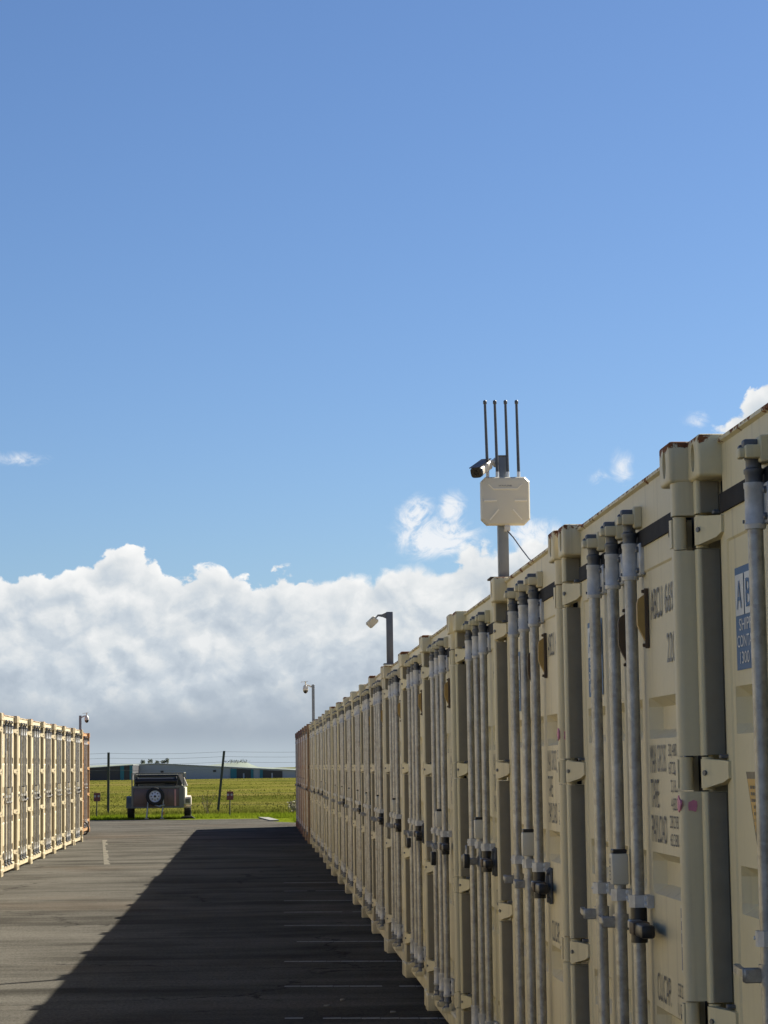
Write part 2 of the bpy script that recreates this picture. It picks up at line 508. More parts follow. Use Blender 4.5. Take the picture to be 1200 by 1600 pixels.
def text_into(bm, s, x0, x1, z0, z1, y, mi=0, align_y=-1):
    """flat lettering on a plane of constant y, read from -y; stretched to x0..x1, z0..z1"""
    cu = bpy.data.curves.new('t', 'FONT'); cu.body = s; cu.size = 1.; cu.resolution_u = 3
    ob = bpy.data.objects.new('t', cu); COL.objects.link(ob)
    dg = bpy.context.evaluated_depsgraph_get()
    me = bpy.data.meshes.new_from_object(ob.evaluated_get(dg))
    xs = [v.co.x for v in me.vertices]; ys = [v.co.y for v in me.vertices]
    ax, bx, ay, by = min(xs), max(xs), min(ys), max(ys)
    vs = [bm.verts.new((x0+(v.co.x-ax)/(bx-ax)*(x1-x0), y, z0+(v.co.y-ay)/(by-ay)*(z1-z0))) for v in me.vertices]
    for pl in me.polygons:
        try: bm.faces.new([vs[i] for i in pl.vertices]).material_index = mi
        except ValueError: pass
    bpy.data.objects.remove(ob); bpy.data.curves.remove(cu); bpy.data.meshes.remove(me)


def sheet(bm, x0, x1, z0, z1, y, mi=0):
    bm.faces.new([bm.verts.new(q) for q in ((x0, y, z0), (x1, y, z0), (x1, y, z1), (x0, y, z1))]).material_index = mi


# ------------------------------------------------------------------ ground
def ground_z(x, y):
    z = 0.
    if y > 300:
        t = min(1, (y-300)/400.); z -= 2.6*t*t*(3-2*t)
    if 78 < y < 300:
        z += .05*math.sin(y*.21+x*.05)*min(1, (y-78)/10)
    return z


bm = bmesh.new()
ys = [-120, 0, 60, 78, 80, 82, 84, 86, 88, 90, 93, 96, 100, 104, 108, 113, 118, 124, 130, 138, 146, 156, 168, 180, 195, 210, 230, 250, 275, 300, 350, 400, 450, 500, 550, 600, 650, 700, 900, 1500, 3000, 6000]
xs = [-4000, -1500, -600, -250, -120, -70, -45, -30, -22, -16, -12, -9, -6, -4, -2, 0, 2, 4, 6, 9, 12, 16, 22, 30, 45, 70, 120, 250, 600, 1500, 4000]
gv = [[bm.verts.new((x, y, ground_z(x, y) if y >= 78 else 0.)) for x in xs] for y in ys]
for a, b in zip(gv, gv[1:]):
    for i in range(len(xs)-1): bm.faces.new((a[i], a[i+1], b[i+1], b[i]))
structure('grass_field', bm, M['grass'])

bm = bmesh.new()
edge = [(40, 69.6), (14, 69.9), (6, 69.8), (2.2, 69.9), (1.25, 70.2), (.75, 71.2), (.45, 73.2), (.15, 76.0), (-.8, 76.15), (-1.6, 76.0), (-2.6, 76.3), (-3.4, 76.9), (-4.4, 77.2), (-5.6, 77.5), (-9, 77.5), (-20, 77.9), (-40, 78)]
fine_edge = []
for (xa, ya), (xb, yb) in zip(edge, edge[1:]):
    n = 8
    for i in range(n): fine_edge.append((xa+(xb-xa)*i/n, ya+(yb-ya)*i/n+random.uniform(-.16, .16)))
fine_edge.append(edge[-1])
A = [bm.verts.new((x, -60, .004)) for x, y in fine_edge]
B = [bm.verts.new((x, y, .004)) for x, y in fine_edge]
for i in range(len(A)-1): bm.faces.new((A[i+1], A[i], B[i], B[i+1]))
structure('asphalt_yard', bm, M['asphalt'])

bm = bmesh.new()
for k in range(9):
    y = 15.95+2.29*k
    n = 9; x0, x1 = .19+.028*k, 1.34
    for i in range(n):
        if random.random() < .06: continue
        xa, xb = x0+(x1-x0)*i/n, x0+(x1-x0)*(i+1)/n-.004
        w = .045*random.uniform(.8, 1.05)
        yy = y-.19*(xa-.19)
        bm.faces.new([bm.verts.new(q) for q in ((xa, yy-w, .008), (xb, yy-w-.01, .008), (xb, yy+w-.01, .008), (xa, yy+w, .008))])
structure('bay_lines', bm, M['line_white'])
bm = bmesh.new()
for i in range(12):
    t0, t1 = i/12, (i+.93)/12
    f = lambda t: (-3.54+(.95)*t, 55.9-14.3*t)
    (xa, ya), (xb, yb) = f(t0), f(t1)
    bm.faces.new([bm.verts.new(q) for q in ((xa-.06, ya, .008), (xb-.06, yb, .008), (xb+random.uniform(-.01, .06), yb, .008), (xa+random.uniform(-.01, .06), ya, .008))])
structure('yellow_line', bm, M['line_yellow'])
bm = bmesh.new()
prism(bm, [(.12, 77.1), (.42, 77.1), (.74, 72.7), (.46, 72.7)], 'z', -.1, .035)
structure('concrete_strip', bm, M['concrete'])
# small litter lying in the shade by the row
for i, (x, y) in enumerate(((.62, 17.1), (.50, 16.7), (.93, 16.2))):
    bm = bmesh.new()
    q = [(x+.022*math.cos(a)*random.uniform(.6, 1.2), y+.03*math.sin(a)*random.uniform(.6, 1.2)) for a in [k*math.pi/3 for k in range(6)]]
    prism(bm, q, 'z', .006, .014)
    o = link('paper_scrap', mesh('paper_scrap', bm, M['line_white']))
    o['label'] = ['pale paper scrap in the shade, farthest of three from the camera', 'pale paper scrap in the shade, leftmost of three scraps', 'pale paper scrap in the shade, nearest the tan containers'][i]
    o['category'] = 'litter'; o['group'] = 'paper scraps on the shaded asphalt'

# ------------------------------------------------------------------ the shipping container
W, H, L = 2.438, 2.591, 6.058
HW = W/2
HINGES = (.305, .98, 1.655, 2.33)
BARS = (-.50, -.07, .30)
BAR_Y, DOOR_Y, PF = .028, .062, .006
TEMPLATE = []            # (name, mesh, kind, [sub parts])   kind: 'c' takes the container colour


def casting_mesh(sx, sy, top):
    """corner casting; sx,sy = which corner; oval holes in the front, outer side and end faces"""
    bm = bmesh.new()
    w, l, h = .162, .178, .118
    x0, x1 = (HW-w, HW) if sx > 0 else (-HW, -HW+w)
    y0, y1 = (-.004, l) if sy < 0 else (L-l, L+.004)
    z0, z1 = (H-h, H) if top else (0., h)
    t = bmesh.new()
    bmesh.ops.create_cube(t, size=1.)
    for v in t.verts:
        v.co = Vector(((x0+x1)/2+v.co.x*(x1-x0), (y0+y1)/2+v.co.y*(y1-y0), (z0+z1)/2+v.co.z*(z1-z0)))
    bmesh.ops.bevel(t, geom=t.edges[:], offset=.010, segments=3, affect='EDGES', profile=.5)
    t.faces.ensure_lookup_table()
    want = [(Vector((0, sy, 0)), (Vector((1, 0, 0)), .026), (Vector((0, 0, 1)), .040)),
            (Vector((sx, 0, 0)), (Vector((0, 1, 0)), .030), (Vector((0, 0, 1)), .040)),
            (Vector((0, 0, 1 if top else -1)), (Vector((1, 0, 0)), .032), (Vector((0, 1, 0)), .058))]
    for nrm, (u, ru), (v, rv) in want:
        t.normal_update()
        f = max(t.faces, key=lambda f: f.normal.dot(nrm)*f.calc_area() if f.normal.dot(nrm) > .99 else -1)
        c = f.calc_center_median()
        outer = [vv for vv in f.verts]
        t.faces.remove(f)
        oc = sorted(outer, key=lambda q: math.atan2((q.co-c).dot(v), (q.co-c).dot(u)))
        n = 16
        ring = [t.verts.new(c+u*ru*math.cos(2*math.pi*i/n)+v*rv*math.sin(2*math.pi*i/n)) for i in range(n)]
        deep = [t.verts.new(q.co-nrm*.022) for q in ring]
        # each corner owns the ring quarter round it
        ang = [math.atan2((q.co-c).dot(v), (q.co-c).dot(u)) % (2*math.pi) for q in oc]
        order = sorted(range(4), key=lambda i: ang[i]); oc = [oc[i] for i in order]
        for k in range(4):
            a = k*4
            ids = [(a+i) % n for i in range(5)]
            for i in range(4): t.faces.new((oc[k], ring[ids[i]], ring[ids[i+1]]))
            t.faces.new((oc[k], ring[ids[4]], oc[(k+1) % 4]))
        for i in range(n):
            j = (i+1) % n
            t.faces.new((ring[i], ring[j], deep[j], deep[i]))
        t.faces.new(deep)
    merge(bm, t)
    return mesh('corner_casting', bm, M['paint'], 40)


def rear_post_mesh(sx):
    bm = bmesh.new()
    zc = sorted(HINGES)
    spans, z = [], .112
    for c in zc:
        spans.append((z, c-.050, True)); spans.append((c-.050, c+.050, False)); z = c+.050
    spans.append((z, H-.112, True))
    X = lambda e: sx*(HW-e)
    for a, b, full in spans:
        if full:
            rr = .020
            prof = [(.004, .15)]
            prof += [(.004, PF+rr)] + [(.004+rr-rr*math.cos(k*math.pi/8), PF+rr-rr*math.sin(k*math.pi/8)) for k in range(1, 5)]
            prof += [(.050, PF), (.056, PF+.003), (.059, PF+.009), (.059, .15)]
        else:
            prof = [(.004, .15), (.004, .095), (.059, .095), (.059, .15)]
        prism(bm, [(X(e), y) for e, y in prof], 'z', a, b)
        if not full:
            cyl(bm, (X(.032), PF+.021, a+.004), (X(.032), PF+.021, b-.004), .019, 14)
    return mesh('corner_post', bm, M['paint'], 40)


def leaf_mesh(sx):
    """one door leaf with pressed horizontal grooves interrupted by flat strips behind the locking bars"""
    bm = bmesh.new()
    x_in, x_out = .004, HW-.116
    xa, xb = (x_in, x_out) if sx > 0 else (-x_out, -x_in)
    zb, zt = .180, 2.378
    gz = (.40, .87, 1.345, 1.825)
    # groove spans along x
    spans = [(.36, 1.03), (.03, .24)] if sx > 0 else [(-.985, -.565), (-.435, -.13)]
    spans.sort()
    bx0, bx1 = xa+.075, xb-.075
    xsx = {xa, xb, bx0, bx0+.006, bx1, bx1-.006}
    for a, b in spans: xsx |= {a, a+.034, b-.034, b}
    zsx = {zb, zt, zb+.085, zb+.091, zt-.085, zt-.091}
    for c in gz: zsx |= {c-.064, c-.036, c+.036, c+.064}
    X, Z = sorted(xsx), sorted(zsx)

    def yy(x, z):
        inside = bx0+.005 < x < bx1-.005 and zb+.09 < z < zt-.09
        y = DOOR_Y + (.005 if inside else 0.)
        for a, b in spans:
            for c in gz:
                if a-1e-6 <= x <= b+1e-6 and abs(z-c) <= .0641:
                    fx = min(1, max(0, min((x-a)/.034, (b-x)/.034)))
                    fz = min(1, max(0, (.064-abs(z-c))/.028))
                    y += .040*min(fx, fz)
        return y
    V = [[bm.verts.new((x, yy(x, z), z)) for x in X] for z in Z]
    for r in range(len(Z)-1):
        for c in range(len(X)-1): bm.faces.new((V[r][c], V[r][c+1], V[r+1][c+1], V[r+1][c]))
    per = [V[0][c] for c in range(len(X))]+[V[r][-1] for r in range(1, len(Z))]+[V[-1][c] for c in range(len(X)-2, -1, -1)]+[V[r][0] for r in range(len(Z)-2, 0, -1)]
    back = [bm.verts.new((v.co.x, DOOR_Y+.06, v.co.z)) for v in per]
    for i in range(len(per)):
        j = (i+1) % len(per)
        bm.faces.new((per[i], back[i], back[j], per[j]))
    return mesh('door_leaf', bm, M['paint'], 30)


def hinge_mesh(sx, z):
    bm = bmesh.new()
    X = lambda e: sx*(HW-e)
    prof = [(.036, .004), (.060, .002), (.074, .008), (.135, .046), (.165, .054), (.165, DOOR_Y+.001), (.120, DOOR_Y+.001), (.064, .030), (.036, .026)]
    A, B = [], []
    for e, y in prof:
        cut = max(0, e-.09)*.36
        A.append(bm.verts.new((X(e), y, z-.040+cut))); B.append(bm.verts.new((X(e), y, z+.040-cut*.25)))
    n = len(prof)
    bm.faces.new(A); bm.faces.new(B[::-1])
    for i in range(n):
        j = (i+1) % n
        bm.faces.new((A[i], B[i], B[j], A[j]))
    cyl(bm, (X(.070), .018, z+.002), (X(.076), .004, z+.002), .0075, 8, mi=1)
    box(bm, min(X(.11), X(.135)), max(X(.11), X(.135)), .040, DOOR_Y+.001, z+.041, z+.052, .002, mi=1)
    return mesh('hinge', bm, [M['paint'], M['dark_galv']], 40)


def lettering_parts():
    y = DOOR_Y+.0025
    out = []

    def line(name, *items):
        bm = bmesh.new()
        for t_, x0, x1, z0, z1, mi in items: text_into(bm, t_, x0, x1, z0, z1, y, mi)
        out.append((name, mesh(name, bm, [M['ink'], M['ink_faded']])))
    line('owner_code', ('ABCU', .45, .655, 2.13, 2.225, 0)); line('serial_number', ('66973', .70, .945, 2.135, 2.225, 1))
    line('size_code', ('22G1', .72, .90, 1.985, 2.075, 1))
    line('gross_heading', ('MAX', .37, .475, 1.655, 1.742, 0)); line('gross_heading', ('GROSS', .495, .645, 1.657, 1.742, 1))
    line('tare_heading', ('TARE', .37, .51, 1.548, 1.635, 0)); line('payload_heading', ('PAYLOAD', .37, .635, 1.440, 1.525, 0))
    z = 1.742
    for a_, b_ in (('30,480', 'KGS'), ('67,200', 'LBS'), ('2,185', 'KGS'), ('4,820', 'LBS'), ('28,295', 'KGS'), ('62,380', 'LBS')):
        line('weight_value', (a_, .695 if len(a_) > 5 else .725, .835, z-.043, z, 0)); line('weight_unit', (b_, .86, .94, z-.043, z, 1))
        z -= .0535
    line('capacity_heading', ('CU.CAP.', .40, .64, .955, 1.04, 0))
    line('capacity_value', ('33.2', .76, .84, .998, 1.038, 0)); line('capacity_unit', ('CU.M', .865, .945, .998, 1.038, 0))
    line('capacity_value', ('1,170', .75, .84, .940, .980, 0)); line('capacity_unit', ('CU.FT', .86, .945, .940, .980, 0))
    return out


def decal_mesh():
    bm = bmesh.new(); y = DOOR_Y+.0025
    x0 = -HW+.275
    sheet(bm, x0, x0+.36, 1.930, 2.205, y, 0)
    for i, c in enumerate('ABC'):
        xa = x0+.012+i*.116
        sheet(bm, xa, xa+.104, 2.075, 2.185, y-.002, 1)
        text_into(bm, c, xa+.022, xa+.082, 2.092, 2.168, y-.004, 0)
    text_into(bm, 'SHIPPING', x0+.05, x0+.32, 2.034, 2.066, y-.002, 1)
    text_into(bm, 'CONTAINERS', x0+.02, x0+.34, 1.990, 2.022, y-.002, 1)
    text_into(bm, '1300 22', x0+.05, x0+.25, 1.946, 1.978, y-.002, 1)
    return mesh('company_decal', bm, [M['decal_blue'], M['decal_white']])


def warning_mesh():
    bm = bmesh.new(); y = DOOR_Y+.0025
    xa, xb, zt_, zb_ = -HW+.345, -HW+.565, 1.66, 1.47
    f = bm.faces.new([bm.verts.new(q) for q in ((xa, y, zt_), ((xa+xb)/2, y, zb_), (xb, y, zt_))]); f.material_index = 0
    q = .014
    f = bm.faces.new([bm.verts.new(p_) for p_ in ((xa+q*1.6, y-.002, zt_-q*1.3), ((xa+xb)/2, y-.002, zb_+q*2.2), (xb-q*1.6, y-.002, zt_-q*1.3))]); f.material_index = 1
    for i in range(7):
        zz = zt_-.036-i*.017; hwid = .052-.0075*i
        for s in range(3 if i < 3 else 1):
            cx = (xa+xb)/2+(s-1)*hwid*.7 if i < 3 else (xa+xb)/2
            sheet(bm, cx-hwid*.25, cx+hwid*.25, zz-.008, zz, y-.004, 0)
    return mesh('warning_decal', bm, [M['black'], M['decal_yellow']])


def notice_mesh():
    bm = bmesh.new(); y = DOOR_Y+.0025
    sheet(bm, .84, .95, 1.075, 1.27, y, 1); sheet(bm, .848, .942, 1.083, 1.262, y-.002, 0)
    for z in (1.225, 1.19, 1.15): sheet(bm, .862, .93, z, z+.010, y-.004, 1)
    return mesh('notice_decal', bm, [M['decal_navy'], M['decal_white']])


def bar_mesh(x):
    bm = bmesh.new()
    cyl(bm, (x, BAR_Y, .225), (x, BAR_Y, 2.395), .0198, 18)
    return mesh('locking_bar', bm, M['galv'], 50)


def bearing_mesh(x, z0, z1, r):
    bm = bmesh.new()
    r -= .003
    lathe(bm, (x, BAR_Y, z0), (0, 0, 1), [(0, .02), (0, r), (.012, r+.002), (.016, r-.001), (z1-z0-.016, r-.001), (z1-z0-.012, r+.001), (z1-z0, r+.001), (z1-z0, .02)], 16)
    box(bm, x-.02, x+.066, .047, DOOR_Y+.004, z0+.012, z1-.002, .004, 1)
    for z in (z0+.028, z1-.022):
        lathe(bm, (x+.048, .047, z), (0, -1, 0), [(0, .0095), (.007, .009), (.009, .006), (.009, 0)], 8, mi=1)
    cyl(bm, (x-.012, .003, z0+.02), (x-.012, -.001, z0+.02), .005, 6, mi=1)
    return mesh('bearing_bracket', bm, [M['zinc'], M['dark_galv']], 40)


def guide_mesh(x, z):
    bm = bmesh.new()
    prism(bm, [(x-.028, DOOR_Y+.004), (x-.028, .012), (x-.012, -.001), (x+.012, -.001), (x+.028, .012), (x+.028, .045), (x+.068, .045), (x+.068, DOOR_Y+.004)], 'z', z-.019, z+.019)
    for dz_ in (-.009, .010):
        lathe(bm, (x+.048, .045, z+dz_), (0, -1, 0), [(0, .0075), (.005, .007), (.006, .004), (.006, 0)], 8, mi=1)
    cyl(bm, (x-.020, .006, z), (x-.025, -.001, z), .005, 6, mi=1)
    return mesh('bar_guide', bm, [M['zinc'], M['decal_white']], 30)


def cam_mesh(x, top):
    bm = bmesh.new()
    s = 1 if top else -1
    z = 2.395 if top else .225
    lathe(bm, (x, BAR_Y, z), (0, 0, s), [(-.01, .022), (.010, .0225), (.014, .0255), (.024, .0255), (.028, .020), (.046, .020), (.050, .023), (.060, .022), (.064, .010), (.064, 0)], 12, mi=0)
    zz = z+s*.074
    # forked cam head that bites into the keeper
    box(bm, x-.030, x-.008, -.006, .046, zz-.013, zz+.015, .004, 1, mi=0)
    box(bm, x-.012, x+.020, .000, .052, zz+.004, zz+.026, .006, 2, mi=0)
    cyl(bm, (x-.034, .012, zz), (x-.026, .012, zz), .011, 8, mi=0)
    return mesh('cam', bm, [M['dark_galv']], 40)


def keeper_mesh(x, top):
    bm = bmesh.new()
    z = 2.462 if top else .155
    back = .064 if top else .052
    box(bm, x-.034, x+.046, .036, back, z-.028, z+.040, .004, 1)
    box(bm, x+.020, x+.044, .000, .040, z-.018, z+.016, .005, 2)
    box(bm, x-.012, x+.030, -.014, .006, z-.016, z+.010, .005, 2)
    return mesh('cam_keeper', bm, M['paint'], 40)


def hub_mesh(x, z):
    bm = bmesh.new()
    lathe(bm, (x, BAR_Y, z-.028), (0, 0, 1), [(0, .019), (0, .026), (.052, .026), (.052, .019)], 14)
    box(bm, x-.016, x-.010, -.036, .016, z-.020, z+.016, .003, 1)
    box(bm, x+.006, x+.012, -.036, .016, z-.020, z+.016, .003, 1)
    # handle folded flat along the bar line towards the hinge side
    prism(bm, [(x-.012, -.016), (x-.05, -.034), (x-.19, -.022), (x-.21, -.012), (x-.20, -.004), (x-.06, -.020), (x-.012, -.002)], 'z', z-.009, z+.010)
    cyl(bm, (x-.02, -.026, z-.002), (x+.018, -.026, z-.002), .006, 8)
    return mesh('handle', bm, M['galv'], 40)


def lock_mesh(x, z):
    bm = bmesh.new()
    lathe(bm, (x, BAR_Y, z-.055), (0, 0, 1), [(0, .020), (0, .0265), (.110, .0265), (.110, .020)], 14, mi=0)
    box(bm, x+.004, x+.085, -.010, .030, z-.010, z+.018, .004, 1, mi=1)
    box(bm, x+.075, x+.150, -.016, .038, z-.022, z+.018, .005, 2, mi=2)
    box(bm, x+.140, x+.270, -.010, .034, z-.025, z+.016, .009, 2, mi=0)
    return mesh('lock_cover', bm, [M['black'], M['galv'], M['brownsteel']], 40)


def catch_mesh(x, z):
    bm = bmesh.new()
    prism(bm, [(.058, z-.075), (.050, z-.070), (.042, z-.050), (.036, z+.02), (.042, z+.060), (.052, z+.076), (.060, z+.080)], 'x', x, x+.014)
    for dz_ in (-.055, .058): lathe(bm, (x+.02, .052, z+dz_), (0, -1, 0), [(0, .012), (.012, .011), (.013, .006), (.013, 0)], 8)
    box(bm, x-.01, x+.03, .052, DOOR_Y+.004, z-.072, z+.076, .003)
    return mesh('handle_catch', bm, M['dark_galv'], 40)


def wedge_mesh(x, z0, z1, ochre=True):
    bm = bmesh.new()
    box(bm, x-.008, x+.004, .053, DOOR_Y+.004, z0, z1, .002, mi=1)
    prism(bm, [(.054, z1-.020), (.034, z1-.034), (.030, z1-.050), (.030, z0+.075), (.036, z0+.060), (.054, z0+.024)], 'x', x-.022, x+.001, mi=0)
    for z in (z0+.010, z1-.010): lathe(bm, (x-.003, .053, z), (0, -1, 0), [(0, .006), (.008, .005), (.008, 0)], 8, mi=1)
    return mesh('wedge_bracket', bm, [M['ochre'] if ochre else M['brownsteel'], M['brownsteel']], 30)


def number_box_mesh(x):
    bm = bmesh.new()
    box(bm, x-.026, x+.026, -.002, .054, 1.285, 1.388, .006, 2, mi=0)
    box(bm, x-.026, x+.024, .002, .050, 1.388, 1.402, .003, 1, mi=1)
    return mesh('number_box', bm, [M['ivory'], M['black']], 35)


def corrugated_side(sx):
    bm = bmesh.new()
    prof = []
    y = .16; k = 0
    while y < L-.17:
        prof += [(sx*(HW-.006), y), (sx*(HW-.006), y+.07), (sx*(HW-.042), y+.138), (sx*(HW-.042), y+.208)]
        y += .276
    A = [bm.verts.new((x, y, .165)) for x, y in prof]; B = [bm.verts.new((x, y, H-.075)) for x, y in prof]
    for i in range(len(A)-1): bm.faces.new((A[i], A[i+1], B[i+1], B[i]))
    return mesh('side_wall', bm, M['paint'], 30)


def roof_mesh(h=.0):
    bm = bmesh.new()
    pts = []
    y = .17
    zt = H-.028+h
    while y < L-.17:
        pts += [(y, zt), (y+.09, zt), (y+.105, zt+.018), (y+.195, zt+.018), (y+.21, zt)]
        y += .24
    A = [bm.verts.new((-HW+.03, a, b)) for a, b in pts]; B = [bm.verts.new((HW-.03, a, b)) for a, b in pts]
    for i in range(len(A)-1): bm.faces.new((A[i], A[i+1], B[i+1], B[i]))
    return mesh('roof', bm, M['paint'], 30)


def bxm(name, specs, m, bev=.006):
    bm = bmesh.new()
    for s in specs: box(bm, *s, bev, 2)
    return mesh(name, bm, m, 40)


def header_mesh():
    bm = bmesh.new()
    prism(bm, [(.062, 2.422), (.062, 2.560), (.050, 2.566), (.050, 2.576), (.060, 2.581), (.165, 2.581), (.165, 2.422)], 'x', -HW+.160, HW-.160)
    return mesh('door_header', bm, M['paint'], 30)


def sill_mesh():
    bm = bmesh.new()
    prism(bm, [(.044, .052), (.040, .142), (.048, .152), (.100, .168), (.165, .168), (.165, .042), (.06, .038)], 'x', -HW+.160, HW-.160)
    return mesh('door_sill', bm, M['paint'], 30)


C = 'c'
TEMPLATE += [('corner_casting', casting_mesh(sx, sy, tp), C, []) for sx in (-1, 1) for sy in (-1, 1) for tp in (False, True)]
TEMPLATE += [('corner_post', rear_post_mesh(sx), C, []) for sx in (-1, 1)]
TEMPLATE += [('end_post', bxm('end_post', [(min(sx*HW, sx*(HW-.12)), max(sx*HW, sx*(HW-.12)), L-.15, L-.004, .112, H-.112)], M['paint']), C, []) for sx in (-1, 1)]
TEMPLATE += [('door_header', header_mesh(), C, []), ('door_sill', sill_mesh(), C, [])]
TEMPLATE += [('door_gasket', bxm('door_gasket', [(-HW+.150, HW-.150, .054, .10, 2.370, 2.423), (-HW+.055, -HW+.120, .078, .11, .12, 2.47), (HW-.120, HW-.055, .078, .11, .12, 2.47), (-.006, .006, .064, .11, .18, 2.37)], M['gasket'], 0), None, [])]
def seal_mesh(sx):
    bm = bmesh.new()
    zs = [.118]+[q for c in HINGES for q in (c-.047, c+.047)]+[H-.118]
    for a, b in zip(zs[0::2], zs[1::2]):
        x0, x1 = sorted((sx*(HW-.0585), sx*(HW-.066)))
        box(bm, x0, x1, .016, .070, a+.004, b-.004, .002)
    return mesh('seal_strip', bm, M['seal'])


TEMPLATE += [('seal_strip', seal_mesh(sx), None, []) for sx in (-1, 1)]
ME_HINGE = {(sx, z): hinge_mesh(sx, z) for sx in (-1, 1) for z in HINGES}
LETTERING, ME_DECAL = lettering_parts(), decal_mesh()
TEMPLATE += [('door_leaf', leaf_mesh(-1), C, [('hinge', ME_HINGE[-1, z], C) for z in HINGES]+[('company_decal', ME_DECAL, None)]),
             ('door_leaf', leaf_mesh(1), C, [('hinge', ME_HINGE[1, z], C) for z in HINGES]+[(n_, m_, None) for n_, m_ in LETTERING])]
for i, x in enumerate(BARS):
    subs = [('bearing_bracket', bearing_mesh(x, 2.268, 2.385, .029), None), ('bearing_bracket', bearing_mesh(x, .235, .352, .029), None),
            ('bar_guide', guide_mesh(x, 1.252), None), ('cam', cam_mesh(x, True), None), ('cam', cam_mesh(x, False), None)]
    subs.append(('handle', hub_mesh(x, 1.165), None) if i < 2 else ('lock_cover', lock_mesh(x, 1.178), None))
    if i == 1: subs.append(('number_box', number_box_mesh(x), None))
    TEMPLATE.append(('locking_bar', bar_mesh(x), None, subs))
    TEMPLATE.append(('cam_keeper', keeper_mesh(x, True), C, []))
    TEMPLATE.append(('cam_keeper', keeper_mesh(x, False), C, []))
TEMPLATE += [('handle_catch', catch_mesh(BARS[2]+.12, 1.178), None, []),
             ('wedge_bracket', wedge_mesh(BARS[2]+.105, 2.045, 2.235), None, []),
             ('wedge_bracket', wedge_mesh(BARS[1]+.085, 2.00, 2.20, False), None, [])]
TEMPLATE += [('side_wall', corrugated_side(sx), C, []) for sx in (-1, 1)]
TEMPLATE += [('roof', roof_mesh(), 'roof', []),
             ('top_rail', bxm('top_rail', [(-HW+.004, -HW+.064, .178, L-.178, H-.076, H-.014), (HW-.064, HW-.004, .178, L-.178, H-.076, H-.014)], M['paint']), C, []),
             ('bottom_rail', bxm('bottom_rail', [(-HW+.004, -HW+.06, .178, L-.178, .03, .166), (HW-.06, HW-.004, .178, L-.178, .03, .166)], M['paint']), C, []),
             ('end_wall', bxm('end_wall', [(-HW+.12, HW-.12, L-.07, L-.03, .05, H-.03)], M['paint']), C, []),
             ('floor', bxm('floor', [(-HW+.06, HW-.06, .165, L-.07, .12, .165)], M['void'], 0), None, [])]
PROTO = {}


def jitter(c, a=.05):
    k = random.uniform(1-a, 1+a)
    return (c[0]*k*random.uniform(.98, 1.02), c[1]*k, c[2]*k*random.uniform(.95, 1.04), 1.)


PRINT = {n_ for n_, m_ in LETTERING} | {'company_decal'}


def container(x, y, z, rz, color, label, group, roof=None, lettered=True):
    root = thing('shipping_container', label, 'container', (x, y, z), rz, group)
    src = PROTO.get('parts')
    made = []
    def put(i, name, me, kind, parent):
        if src: o = src[i].copy(); COL.objects.link(o); o.parent = parent
        else: o = link(name, me, parent)
        if kind == C: o.color = color
        elif kind == 'roof': o.color = roof or color
        made.append(o)
        return o
    i = 0
    for name, me, kind, subs in TEMPLATE:
        p_ = put(i, name, me, kind, root); i += 1
        for sn, sm, sk in subs:
            put(i, sn, sm, sk, p_); i += 1
    if not src: PROTO['parts'] = made
    if src:
        rr = random.Random(len(label)*7+int(y*10))
        drop = set()
        if rr.random() < .25: drop.add(('wedge_bracket', 1))
        if rr.random() < .20: drop.add(('wedge_bracket', 0))
        if 'ABCU' not in label and rr.random() < .35: drop.add(('number_box', 0))
        if rr.random() < .30: drop.add(('handle_catch', 0))
        if 'ABCU' not in label and 'antenna' not in label and rr.random() < .4: drop.add(('lock_cover', 0))
        seen = {}
        for o in list(made):
            nm = o.name.split('.')[0]; i_ = seen.get(nm, 0); seen[nm] = i_+1
            if (nm, i_) in drop: made.remove(o); bpy.data.objects.remove(o)
    if not lettered:
        for o in [o for o in made if o.name.split('.')[0] in PRINT]:
            if o in (PROTO['parts'] or []): continue
            bpy.data.objects.remove(o); made.remove(o)
    return root, [o for o in made]


def sub(made, name, n=0):
    return [o for o in made if o.name.split('.')[0] == name][n]


TAN_IN_SHADE = (.685, .600, .385)  # paint of both rows, lightened here to make up for the shade
TAN2_IN_SHADE = (.660, .590, .400)  # second tone, lightened against the shade likewise
RED = (.21, .115, .085)
BROWN = (.33, .21, .125)
ORANGE = (.46, .26, .115)
CREAM_IN_SUN = (.560, .478, .318)  # same paint as the right row, darkened to offset the sun
RUSTROOF = (.36, .17, .085, 1)

X_ROW, Y0, STEP = 1.190, 6.418, 2.47
offs = {1: .045, 2: -.009, 3: -.020, 4: .004, 5: -.012, 6: -.004, 7: -.006, 8: -.016, 9: -.008, 10: .008, 11: .006, 12: .008, 13: .000, 14: -.018}
yoff = {1: -.08, 2: -.12, 3: -.09, 4: -.08, 5: -.03}
ORD = ['', 'first', 'second', 'third', 'fourth', 'fifth', 'sixth', 'seventh', 'eighth', 'ninth', 'tenth', 'eleventh', 'twelfth', 'thirteenth', 'fourteenth', 'fifteenth', 'sixteenth', 'seventeenth', 'eighteenth', 'nineteenth', 'twentieth']
RL = {1: 'tan shipping container at the right frame edge with blue decal and yellow warning triangle',
      2: 'tan shipping container with clear ABCU lettering and a pink paint mark on its near post',
      3: 'tan shipping container with its far corner right under the pole carrying the antenna box',
      4: 'tan shipping container just beyond the antenna pole, a square black padlock on its bars',
      5: 'tan shipping container second beyond the antenna pole, a black padlock hanging low on its bars',
      6: 'tan shipping container third beyond the antenna pole, small black padlock on its bar',
      7: 'tan shipping container with the floodlight pole rising from its far top corner',
      8: 'tan shipping container just beyond the floodlight pole in the shaded row'}
for k in range(9, 19): RL[k] = 'tan shipping container in the shaded right row, %s beyond the floodlight pole' % ORD[k-7]
RL[18] = 'tan shipping container under the right hand dome camera pole in the shaded row'
RL[19] = 'last tan shipping container before the brown ones of the shaded row'
